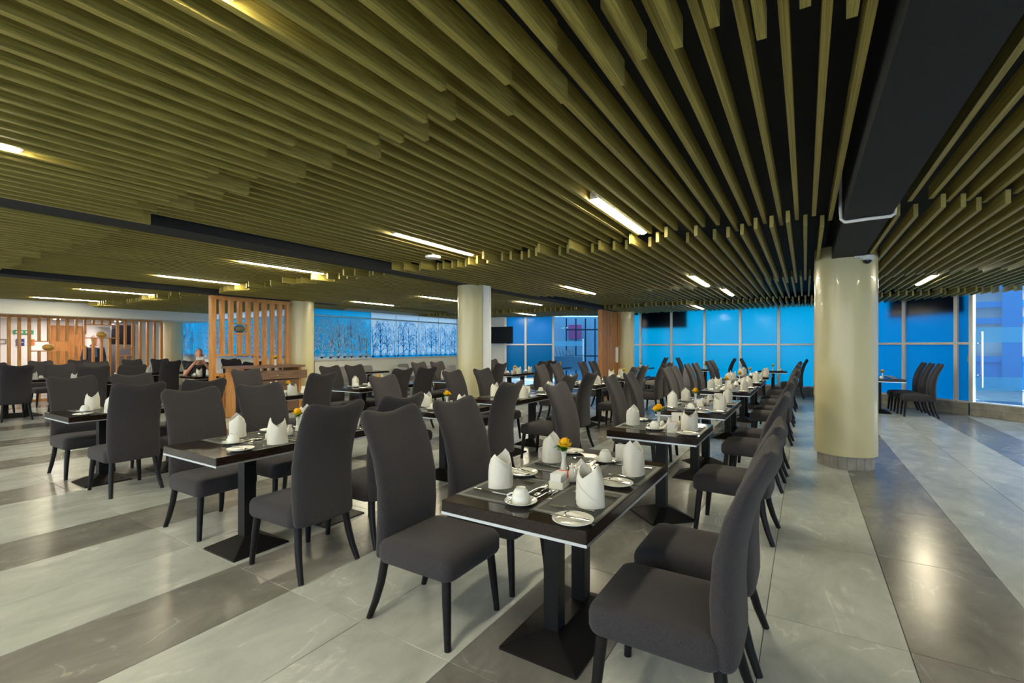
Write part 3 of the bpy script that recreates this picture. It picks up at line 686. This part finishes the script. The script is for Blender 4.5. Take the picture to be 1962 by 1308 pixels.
def flower(x, y, z, where, i, sc=1):
    e = empty('flower_vase', (x, y, z), i*1.7, 'slim white vase with a yellow rose on the %s' % where, 'vase', 'white vases with yellow roses'); e.scale = (sc, sc, sc)
    obj('body', VASE, e); q = obj('leaves', LEA[i % 3], e, (0, 0, -.022)); q.scale = (1.35, 1.35, 1.25); q = obj('bloom', BLO[i % 3], e, (.004, .002, .148)); q.scale = (1.5,)*3
    if i % 2: q = obj('bloom', BLO[(i+1) % 3], e, (-.014, .024, .138)); q.scale = (1.25,)*3
def centre(xc, yc, where, lvl, i, small=False):
    if small: fp, cp, jp, np_, tp, sp, hp = (-.05, .10), (.13, -.17), (.05, .06), (.06, -.07), (.06, .29), (.0, .02), (.12, .06)
    else: fp, cp, jp, np_, tp, sp, hp = (-.09, .12), (.01, -.14), (.03, -.03), (-.02, .20), (.10, .55) if lvl >= 2 else (-.09, .36), (-.035, -.035), (.05, .06)
    flower(xc+fp[0], yc+fp[1], ZT, where, i)
    obj('sugar_caddy', CADDY, None, (xc+cp[0], yc+cp[1], ZT), .12, 'cream sugar caddy box on the %s' % where, 'caddy', 'sugar caddies')
    nn = 7 if lvl >= 2 else 3
    for k in range(nn):
        o = obj('sugar_sachet', SACHR if k == nn-1 else SACH, None, (xc+cp[0], yc+cp[1]-.041+k*.082/(nn-1), ZT+.0055), .12, ('red' if k == nn-1 else ORD[k]+' white')+' sugar sachet in the caddy on the %s' % where, 'sachet', 'sugar sachets')
    e = empty('milk_jug', (xc+jp[0], yc+jp[1], ZT), 2.4, 'small white milk jug on the %s' % where, 'jug', 'white milk jugs'); obj('body', JUG, e); obj('handle', JUGH, e)
    e = empty('napkin_dish', (xc+np_[0], yc+np_[1], ZT), .5, 'square cream dish of paper napkins on the %s' % where, 'dish', 'paper napkin dishes'); obj('dish', DISH, e); obj('paper_napkins', FOLD, e)
    if small: e.scale = (.8, .8, .8)
    if small and lvl >= 2:
        for k in range(2): obj('tumbler', TUMB, None, (xc+.15+.02*k, yc+.11+.085*k, ZT+.001), 0, 'clear glass tumbler, %s of two, on the %s' % (ORD[k], where), 'glass', 'clear tumblers')
    if lvl >= 1:
        if yc < 9: obj('tent_card', CARD, None, (xc+tp[0], yc+tp[1], ZT), -1.2, 'plain white tent card on the %s' % where, 'card', 'white tent cards')
        obj('salt_shaker', SHAK, None, (xc+sp[0], yc+sp[1], ZT), 0, 'white salt shaker on the %s' % where, 'shaker', 'white shakers')
    if lvl >= 2:
        obj('sachet_holder', HOLD, None, (xc+hp[0], yc+hp[1], ZT), 0, 'round cream holder on the %s' % where, 'holder', 'cream holders')

ROWS = [
 ('pillar row', -1.04, [
   (1.64, 2.85, (1.95, 2.53), [(2.23, 'twin')], 2), (3.72, 4.48, (4.1,), [(4.1, 'dia')], 2), (5.2, 6.65, (5.55, 6.25), [(5.52, 'sq'), (6.2, 'dia')], 2),
   (7.8, 9.2, (8.15, 8.85), [(8.15, 'sq'), (8.85, 'sq')], 1), (9.75, 11.1, (10.05, 10.75), [(10.1, 'sq'), (10.75, 'sq')], 1), (11.9, 13.3, (12.3, 12.95), [(12.25, 'sq'), (12.95, 'sq')], 0)]),
 ('middle row', -3.43, [
   (1.515, 2.97, (1.965, 2.55), [(1.9, 'sq'), (2.6, 'sq')], 2), (3.72, 4.48, (4.1,), [(4.1, 'sq')], 1), (5.0, 6.5, (5.45, 6.15), [(5.4, 'sq'), (6.1, 'sq')], 1),
   (7.7, 9.1, (8.1, 8.8), [(8.05, 'sq'), (8.75, 'sq')], 1), (9.7, 11.1, (10.15, 10.8), [(10.1, 'sq'), (10.8, 'sq')], 0)]),
 ('third row', -6.4, [
   (1.63, 3.0, (2.01, 2.6), [(2.0, 'sq'), (2.65, 'sq')], 1), (3.7, 4.45, (4.06,), [(4.06, 'sq')], 1), (5.15, 6.5, (5.57, 6.13), [(5.5, 'sq'), (6.1, 'sq')], 1),
   (7.5, 8.9, (7.9, 8.5), [(7.9, 'sq'), (8.5, 'sq')], 0), (9.8, 11.2, (10.3, 10.85), [(10.2, 'sq'), (10.85, 'sq')], 0)]),
]
fi = 0
for rn, xc, tabs in ROWS:
    for ti, (y0, y1, seats, bases, lvl) in enumerate(tabs):
        where = '%s %s table' % (ORD[ti], rn.replace(' ', '-'))
        table(xc, y0, y1, 'dark wood dining table, %s from the front in the %s' % (ORD[ti], rn), bases)
        for si, s in enumerate(seats):
            sn = '' if len(seats) == 1 else ('nearer ' if si == 0 else 'farther ')
            for side in (-1, 1):
                jx = random.uniform(-.02, .02); ja = random.uniform(-.05, .05)
                if ti == 0: jx = ja = 0
                sx = {('pillar row'): (-1.70, -.44), 'middle row': (-4.07, -2.85), 'third row': (-7.03, -5.83)}[rn][0 if side < 0 else 1]
                face = 'facing the viewer' if side < 0 else 'turned away'
                chair(sx+jx, s, (0 if side < 0 else pi)+ja, 'dark grey chair %s, %sseat, %s' % (face, sn, where))
                place(where, side, s, xc, lvl, sn+('far-side seat' if side < 0 else 'aisle-side seat'), cup=(si == 0 if side < 0 else (si == 1 and len(seats) == 2)), skipplate=(lvl == 0))
        centre(xc, (y0+y1)/2, where, lvl, fi, len(seats) == 1); fi += 1

# near window tables
def small_table(xc, yc, lb, where, fl_i, wx=.7, L=.7, set_=True, base='sq'):
    table(xc, yc-L/2, yc+L/2, lb, [(yc, base)], wx=wx)
    if set_:
        flower(xc, yc+.05, ZT, where, fl_i)
        for k, (dx, sd) in enumerate(((-.02, -1), (.02, 1))):
            x = xc+sd*.2; e = empty('coffee_cup', (x, yc-.1, ZT+.007), 1, 'upturned white cup, %s of two, on the %s' % (ORD[k], where), 'cup', 'upturned coffee cups'); obj('bowl', CUP, e); obj('handle', CUPH, e)
            obj('saucer', SAU, None, (x, yc-.1, ZT+.0005), 0, 'white saucer, %s of two, on the %s' % (ORD[k], where), 'saucer', 'white saucers')
for i, (x, y, nm) in enumerate(((-.78, 15.3, 'table by the window nearest the pillar'), (-2.58, 15.3, 'middle window table'), (-4.55, 15.3, 'window table beside the plank panel'))):
    small_table(x, y, 'dark %s under the blue glass' % nm, nm, i)
    chair(x-.48, y, 0, 'dark chair facing the aisle, %s' % nm, 'chairs along the blue window')
    chair(x+.48, y, pi, 'dark chair facing the plank panel, %s' % nm, 'chairs along the blue window')
# right side table with three chairs
table(1.36, 12.5, 13.7, 'dark wood table with twin posts beside three chairs near the glass door', [(13.1, 'twin')], wx=.8)
flower(1.25, 12.75, ZT, 'table beside three chairs', 1); flower(1.42, 12.95, ZT, 'table beside three chairs, nearer the chairs', 2)
obj('salt_shaker', SHAK, None, (1.35, 12.6, ZT), 0, 'white salt shaker on the table beside three chairs', 'shaker', 'white shakers')
for i, y in enumerate((12.66, 13.14, 13.62)):
    chair(1.985-.05*i, y, pi, 'dark chair, %s of the three in line by the angled window' % ORD[i], 'three chairs by the angled window')
    obj('side_plate', PLA, None, (1.6, y+.02, ZT+.001), 0, 'white side plate before the %s of three chairs' % ORD[i], 'plate', 'white side plates')
    x = 1.52; obj('fork', FORK, None, (x, y-.12, ZT+.003), .2, 'steel fork before the %s of three chairs' % ORD[i], 'fork', 'steel forks')
# table by the shop door
table(-6.9, 13.2, 14.3, 'dark table with two flower vases before the glass shop door', [(13.5, 'sq'), (14.0, 'sq')])
flower(-7.05, 13.5, ZT, 'shop-door table, nearer one', 1); flower(-6.75, 13.9, ZT, 'shop-door table, farther one', 2)
low_chair(-2.95, 13.9, 2.7, 'light grey lounge chair, nearer of two between the far tables'); low_chair(-3.6, 13.75, 2.7, 'light grey lounge chair, farther of two between the far tables')
# table and lounge chairs along the tree window
table(-10.3, 8.7, 9.5, 'dark table between lounge chairs below the tree window', [(9.1, 'sq')])
table(-10.3, 11.0, 11.8, 'dark table below the far end of the tree window', [(11.4, 'sq')])
for i, (x, y, a) in enumerate(((-10.95, 9.05, 0), (-9.65, 9.4, pi), (-10.95, 9.75, 0), (-9.65, 10.6, pi), (-10.95, 11.3, 0), (-9.6, 11.5, pi))):
    low_chair(x, y, a, 'light grey lounge chair, %s along the tree window' % ORD[i])
# far left area
LT = [(-11.92, 3.0, 4.3, 'dark table beyond the third row, first past the aisle', 1), (-13.75, 2.3, 3.5, 'dark table at the picture edge beyond the third row', 1), (-11.95, 5.25, 6.5, 'dark table of the seated man', 1), (-14.55, 5.2, 6.4, 'dark table before the slatted partition, beside the corner window', 0)]
for i, (x, y0, y1, lb, q) in enumerate(LT):
    table(x, y0, y1, lb, [((y0+y1)/2, 'twin')])
    where = lb.replace('dark ', ''); 
    for side, s in ((-1, y0+.35), (1, y1-.4)):
        place(where, side, s, x, 0, 'viewer-facing seat' if side < 0 else 'turned-away seat', skipplate=True)
LC = [(-12.6, 3.35, 0, 'facing the viewer, front seat at the first far table past the aisle'), (-12.6, 3.92, 0, 'facing the viewer, rear seat at the first far table past the aisle'), (-11.25, 3.3, pi, 'turned away, front seat at the first far table past the aisle'), (-11.2, 3.86, pi, 'turned away, rear seat at the first far table past the aisle'),
      (-13.12, 2.72, pi, 'turned away at the table by the picture edge'), (-14.45, 2.75, 0, 'facing the viewer at the table by the picture edge'), (-15.7, 3.8, 0, 'alone before the slatted partition, front one'), (-13.95, 4.35, 0, 'facing the viewer between the far tables'),
      (-12.72, 5.85, 0, 'occupied by the seated man'), (-11.2, 6.15, pi, 'turned away opposite the seated man'), (-13.85, 5.6, pi, 'turned away beside the seated man'), (-15.25, 5.5, 0, 'facing the viewer before the partition end'), (-15.25, 6.15, 0, 'facing the viewer beside the corner pillar'),
      (-12.75, 6.85, 0, 'empty, just past the seated man'), (-13.6, 7.2, 0, 'under the corner tree window behind the man'), (-16.0, 4.6, 0, 'before the slatted partition, middle one')]
for x, y, a, lb in LC: chair(x, y, a, 'dark chair '+lb, 'chairs in the far left area')

# ------------------------------------------------------------------ wooden screens
def zz(name, x, y, dx, dy, z0, z1, e, m='oak'): return obj(name, (B().box(-dx/2, dx/2, -dy/2, dy/2, 0, z1-z0), m), e, (x, y, z0))
e = empty('wooden_screen', (-10.2, 5.75, 0), 0, 'orange oak slat screen standing beside the waiter cabinet', 'screen')
n = 9
ys = [-.80+1.62*i/n for i in range(n+1)]
zz('top_rail', 0, .01, .11, 1.72, 2.39, 2.465, e)
for i, y in enumerate(ys):
    wide = .075
    if i == 0: zz('post', 0, y, .11, .09, 0, 2.39, e)
    elif i <= 4:
        if i == 3:
            zz('slat', 0, y, .09, wide, 1.93, 2.39, e); zz('slat', 0, y, .09, wide, 1.27, 1.69, e)
        else: zz('slat', 0, y, .09, wide, 1.27, 2.39, e)
    else: zz('slat', 0, y, .09, wide, 0 if i == n else .9, 2.39, e)
zz('rail', 0, (ys[0]+ys[5])/2, .10, ys[5]-ys[0]-.05, 1.235, 1.27, e)
zz('shelf', 0, ys[3], .10, .30, 1.90, 1.93, e); zz('shelf', 0, ys[3], .10, .30, 1.69, 1.72, e)
zz('rail', 0, (ys[0]+ys[5])/2, .10, ys[5]-ys[0]-.05, .83, .88, e)
for i in (1, 2, 3, 4): zz('lower_slat', 0, ys[i], .09, .075, 0, .83, e)
zz('rail', 0, (ys[0]+ys[9])/2, .10, 1.5, .0, .05, e)
obj('gourd_pot', (B().ell((0, 0, .085), (.09, .11, .085), 20, 12), 'olive_glaze', True), None, (-10.2, 5.75+ys[3], 1.72), 0, 'dark oval pot on the shelf of the oak screen', 'pot')
# slatted partition on the far left
e = empty('slatted_partition', (-17.1, 0, 0), 0, 'light wood slat partition before the white entrance wall', 'screen')
obj('top_rail', (B().box(-.06, .06, 1.2, 6.8, 2.18, 2.24), 'oak'), e)
obj('bottom_rail', (B().box(-.06, .06, 1.2, 6.8, 0, .06), 'oak'), e)
yv = 1.25; i = 0
special = {}
while yv < 6.8:
    if 3.92 < yv < 4.58:   # niche with pot
        zz('slat', 0, yv, .09, .05, 1.58, 2.18, e); zz('slat', 0, yv, .09, .05, .06, 1.30, e)
    elif 4.65 < yv < 5.0: zz('slat', 0, yv, .09, .05, 1.78, 2.18, e); zz('slat', 0, yv, .09, .05, .06, 1.45, e)
    elif 5.0 <= yv < 5.65: zz('slat', 0, yv, .09, .05, 2.06, 2.18, e); zz('slat', 0, yv, .09, .05, .06, 1.66, e)
    elif 5.72 < yv < 5.98: zz('slat', 0, yv, .09, .05, 1.40, 2.18, e); zz('slat', 0, yv, .09, .05, .06, 1.18, e)
    else: zz('slat', 0, yv, .09, .055, .06, 2.18, e)
    yv += .185
zz('shelf', 0, 4.24, .11, .72, 1.555, 1.58, e); zz('shelf', 0, 4.24, .11, .72, 1.30, 1.325, e)
zz('shelf', 0, 5.32, .11, .80, 1.66, 1.685, e); zz('shelf', 0, 5.32, .11, .80, 2.035, 2.06, e)
zz('shelf', 0, 5.86, .11, .36, 1.375, 1.40, e); zz('shelf', 0, 5.86, .11, .36, 1.155, 1.18, e)
for nm, y, z, l2 in (('gourd_pot', 4.20, 1.325, 'gold round pot in the lower niche of the slat partition'), ('gourd_pot', 5.32, 1.685, 'gold round pot on the upper shelf of the slat partition')):
    obj(nm, (B().ell((0, 0, .085), (.11, .12, .085), 20, 12), 'gold_glaze', True), None, (-17.1, y, z), 0, l2, 'pot')
# entrance wall behind it
e = empty('door_3', (-18.99, 5.08, 0), 0, 'light brown wooden door behind the slat partition', None, None, 'structure')
obj('leaf', (B().box(-.0, .05, -.35, .35, 0, 2.0), 'pine'), e); obj('frame', (B().box(0, .07, -.40, -.36, 0, 2.06).box(0, .07, .36, .40, 0, 2.06).box(0, .07, -.36, .36, 2.0, 2.06), 'pine'), e); obj('handle', (B().tube([(.05, -.28, 1.0), (.11, -.28, 1.0), (.11, -.17, 1.0)], .01), 'steel'), e)
obj('exit_sign', (B().box(0, .02, -.2, .2, 0, .12).box(.02, .022, -.17, -.02, .03, .09, 1).box(.02, .022, .03, .15, .03, .09, 1), ['sign_green', 'white_paper']), None, (-18.98, 4.15, 1.78), 0, 'green exit sign on the white entrance wall', 'sign')
obj('notice', (B().box(0, .01, -.08, .08, 0, .2).box(.01, .012, -.06, .06, .09, .11, 1), ['sign_blue', 'white_paper']), None, (-18.98, 4.08, 1.45), 0, 'blue notice on the white entrance wall', 'sign')
obj('notice', (B().box(0, .01, -.07, .07, 0, .18), 'sign_orange'), None, (-18.98, 4.3, 1.46), 0, 'orange notice on the white entrance wall', 'sign')
q = B(); q.box(0, .01, -.9, .9, .12, .135).box(0, .01, -.9, .9, 0, .015).box(0, .01, .885, .9, 0, .135)
obj('sign_frame', (q, 'dark_grey'), None, (-18.98, 2.9, 1.50), 0, 'thin grey framed sign on the white entrance wall', 'sign')
obj('wall_panel', (B().box(0, .06, -.32, .32, .0, 2.15).box(.06, .065, -.3, .3, 1.5, 2.1, 1), ['dark_grey', 'black_plastic']), None, (-18.4, 6.25, .0), 0, 'dark grey panel behind the slat partition', 'panel')
for i, y in enumerate((1.5, 4.6, 6.0)):
    e = empty('downlight', (-18.0, y, 2.20), 0, '%s round downlight behind the slat partition' % ORD[i], 'light', 'round downlights'); obj('lens', (B().lathe([(.07, 0), (.07, .02)], 20), 'downlight'), e); obj('trim_ring', (B().lathe([(.07, .002), (.095, .002), (.095, .03), (.07, .03)], 20), 'white_plastic'), e)

# ------------------------------------------------------------------ waiter cabinet
e = empty('waiter_cabinet', (-9.78, 5.8, 0), 0, 'brown wood waiter cabinet with a drawer before the oak screen', 'cabinet')
obj('top', (B().box(-.34, .34, -.72, .72, .985, 1.03), 'walnut'), e)
obj('body', (B().box(-.28, .26, -.58, .60, .03, .90), 'walnut'), e)
obj('side_panel', (B().box(-.30, .28, -.66, -.60, 0, .985), 'oak'), e); obj('side_panel', (B().box(-.30, .28, .60, .66, 0, .985), 'oak'), e)
d = obj('drawer', (B().box(.26, .345, -.60, .76, .75, .92), 'walnut'), e); obj('knob', (B().ell((.36, .05, .83), (.018, .018, .018), 10, 6), 'steel', True), d)
obj('door', (B().box(.262, .285, -.56, .02, .06, .73), 'walnut'), e); obj('door', (B().box(.262, .285, .03, .58, .06, .73), 'walnut'), e)
flower(-9.70, 5.98, 1.03, 'waiter cabinet top', 2, 1.15)
# plank panel beside the far pillar
e = empty('plank_panel', (-4.88, 12.55, 0), 0, 'orange brown vertical plank panel standing by the far pillar', 'panel')
for i in range(9):
    y = i*.19; t = random.uniform(0, .03)
    if i in (3,): obj('plank', (B().box(-.04-t, .03+t, y+.010, y+.180, 0, 1.75).box(-.04-t, .03+t, y+.010, y+.180, 2.1, 2.46), 'pine'), e)
    elif i in (6, 7): obj('plank', (B().box(-.04-t, .03+t, y+.010, y+.180, 0, .95).box(-.04-t, .03+t, y+.010, y+.180, 1.42, 2.46), 'pine'), e)
    else: obj('plank', (B().box(-.04-t, .03+t, y+.010, y+.180, 0, 2.46), 'pine'), e)
obj('shelf', (B().box(-.06, .06, 1.14, 1.52, .93, .955), 'pine'), e); obj('shelf', (B().box(-.06, .06, 1.14, 1.52, 1.42, 1.445), 'pine'), e)
obj('white_box', (B().box(-.05, .05, 0, .2, 0, .44).box(.05, .054, .02, .18, .03, .41), 'white_plastic'), None, (-4.88, 13.72, .956), 0, 'white box in the niche of the plank panel', 'box')
# television
e = empty('television', (-9.45, 14.28, 0), .10, 'black flat television hanging on the white end wall', 'television')
obj('screen', (B().box(-.60, .60, -.03, .02, 1.54, 2.14).box(-.585, .585, -.032, -.03, 1.555, 2.125), 'black_plastic'), e); obj('bracket', (B().box(-.5, -.2, .02, .24, 1.75, 1.9), 'black_metal'), e)
# beam conduit, dome camera, ceiling detector
obj('cable_conduit', (B().tube([(.245, 4.72, 2.95), (.245, 4.72, 2.56), (.250, 4.72, 2.48), (.275, 4.715, 2.452), (.32, 4.70, 2.45), (.42, 4.69, 2.452), (.52, 4.69, 2.452), (.57, 4.70, 2.455), (.592, 4.71, 2.475), (.597, 4.72, 2.56), (.597, 4.72, 2.95)], .013, 10), 'white_plastic', True), None, label='white cable conduit bent under the black beam', cat='conduit')
e = empty('dome_camera', (.60, 6.72, 2.42), 0, 'white dome security camera on top of the nearest pillar', 'camera')
obj('bracket', (B().box(-.12, .03, -.045, .045, .03, .055).tube([(-.06, .03, .04), (-.06, .03, .16)], .018, 10), 'white_plastic'), e); obj('housing', (B().lathe([(.055, .0), (.068, .01), (.068, .05), (.05, .06)], 24), 'white_plastic', True, 40), e); obj('dome', (B().ell((0, 0, .002), (.046, .046, .045), 18, 10), 'lens_dark', True), e)
e = empty('smoke_detector', (-3.86, 4.40, 2.515), 0, 'round white ceiling detector hanging from the slats', 'detector'); obj('cap', (B().lathe([(.03, -.012), (.085, -.004), (.095, .01), (.095, .022), (.05, .03)], 28), 'white_plastic', True, 40), e); obj('stem', (B().tube([(0, 0, .03), (0, 0, .5)], .015), 'white_plastic'), e)

# ------------------------------------------------------------------ people
def caps(b, pts, rad, n=12):
    b.tube(pts, rad, n); b.ell(pts[0], (rad[0],)*3, n, 6); b.ell(pts[-1], (rad[-1],)*3, n, 6)
def remesh(o, v=.010, it=6):
    m = o.modifiers.new('Remesh', 'REMESH'); m.mode = 'VOXEL'; m.voxel_size = v; m.use_smooth_shade = True
    s = o.modifiers.new('Smooth', 'SMOOTH'); s.iterations = it; s.factor = .5
def head(b, c, s=1):
    x, y, z = c
    b.ell((x, y, z+.02), (.098*s, .078*s, .112*s), 18, 12); b.ell((x+.035, y, z-.045), (.062*s, .058*s, .075*s), 16, 10)
    b.ell((x+.098, y, z-.012), (.02, .014, .026), 10, 8); b.ell((x+.085, y, z+.028), (.02, .05, .012), 10, 6)
    b.ell((x+.088, y, z-.060), (.012, .026, .008), 10, 6); b.ell((x+.078, y, z-.095), (.022, .026, .02), 10, 6)
    for s2 in (-1, 1): b.ell((x, y+s2*.078, z-.005), (.02, .012, .034), 8, 6)
    caps(b, [(x-.01, y, z-.06), (x-.025, y, z-.17)], [.055, .062])
def hand(b, w, d, up, side):
    """palm at w pointing along d, fingers curled"""
    w, d, up, side = Vector(w), Vector(d).normalized(), Vector(up).normalized(), Vector(side).normalized()
    b.tube([w, w+d*.045, w+d*.085], [.028, .038, .034], 10, 0, .55)
    for i, l in enumerate((.066, .075, .070, .055)):
        p = w+d*.085+side*(.027-.018*i); q = p+d*l*.5+up*.006; t = q+d*l*.3+up*.022
        caps(b, [tuple(p), tuple(q), tuple(t)], [.0092, .0086, .0076], 7)
    p = w+d*.03+side*.032; caps(b, [tuple(p), tuple(p+side*.022+d*.028), tuple(p+side*.022+d*.055+up*.012)], [.011, .0095, .0085], 7)
# seated man, facing +X
px, py = -12.72, 5.85
e = empty('person', (px, py, 0), -.35, 'seated man in a black T-shirt holding a white phone before his face', 'person')
b = B(); head(b, (.10, 0, 1.225), 1)
caps(b, [(-.02, 0, .52), (-.04, 0, .75), (-.02, 0, .98), (.02, 0, 1.06)], [.14, .14, .15, .08], 14)
for s in (-1, 1):
    caps(b, [(-.01, s*.19, .99), (.12, s*.27, .80), (.16, s*.28, .76)], [.055, .048, .042])
    caps(b, [(.16, s*.28, .76), (.27, s*.14, .98), (.30, s*.085, 1.06)], [.042, .036, .028])
    hand(b, (.30, s*.085, 1.06), (.08, -s*.25, .5), (.3, -s*1, 0), (-.8, 0, .3))
    caps(b, [(-.02, s*.09, .52), (.38, s*.12, .50)], [.088, .062]); caps(b, [(.38, s*.12, .50), (.36, s*.13, .08)], [.058, .04]); caps(b, [(.34, s*.13, .05), (.52, s*.14, .035)], [.042, .034])
o = obj('body', (b, 'skin_tone'), e); remesh(o)
b = B(); caps(b, [(-.02, 0, .50), (-.04, 0, .75), (-.02, 0, .97), (.0, 0, 1.04)], [.155, .158, .168, .085], 16)
for s in (-1, 1): caps(b, [(-.01, s*.18, .985), (.07, s*.24, .88)], [.066, .064])
o = obj('shirt', (b, 'tee_black'), e); remesh(o, .012)
b = B()
for s in (-1, 1): caps(b, [(-.04, s*.09, .53), (.38, s*.12, .505), (.36, s*.13, .12)], [.105, .074, .058])
o = obj('trousers', (b, 'navy'), e); remesh(o, .014)
b = B(); b.ell((.075, 0, 1.27), (.093, .082, .09), 16, 10); o = obj('hair', (b, 'hair_grey', True), e); o.location = (-.014, 0, .018)
obj('phone', (B().rings([rrect(0, 0, .006, .075, .004, z, 2) for z in (-.038, .038)]), 'white_plastic'), None, (px+.34*cos(-.35), py+.34*sin(-.35), 1.145), -.35, 'white phone held by the seated man', 'phone')
# standing man in a suit behind the partition
e = empty('person', (-18.0, 5.42, 0), 0, 'standing person in a dark suit and blue tie behind the slat partition', 'person')
b = B(); head(b, (.06, 0, 1.62), 1)
caps(b, [(0, 0, .95), (0, 0, 1.2), (0, 0, 1.38), (.02, 0, 1.46)], [.13, .14, .15, .07], 14)
for s in (-1, 1):
    caps(b, [(0, s*.20, 1.37), (-.02, s*.25, 1.08), (.05, s*.24, .84)], [.055, .045, .03]); hand(b, (.05, s*.24, .84), (.15, 0, -1), (0, -s, 0), (1, 0, 0))
    caps(b, [(0, s*.09, .93), (.01, s*.1, .5), (0, s*.1, .07)], [.09, .06, .045]); caps(b, [(-.03, s*.1, .04), (.16, s*.11, .035)], [.04, .034])
o = obj('body', (b, 'skin_tone'), e); remesh(o, .012)
b = B(); caps(b, [(0, 0, .86), (0, 0, 1.15), (0, 0, 1.37), (0, 0, 1.42)], [.17, .165, .172, .1], 16)
for s in (-1, 1): caps(b, [(0, s*.19, 1.37), (-.02, s*.25, 1.08), (.045, s*.24, .87)], [.068, .06, .045])
o = obj('jacket', (b, 'navy'), e); remesh(o, .014)
b = B()
for s in (-1, 1): caps(b, [(0, s*.09, .93), (.01, s*.1, .5), (0, s*.1, .09)], [.11, .078, .07])
o = obj('trousers', (b, 'navy'), e); remesh(o, .014)
obj('tie', (B().box(.165, .178, -.03, .03, 1.12, 1.40), 'blue_tie'), e); obj('hair', (B().ell((.035, 0, 1.675), (.098, .083, .09), 14, 10), 'hair_grey', True), e)
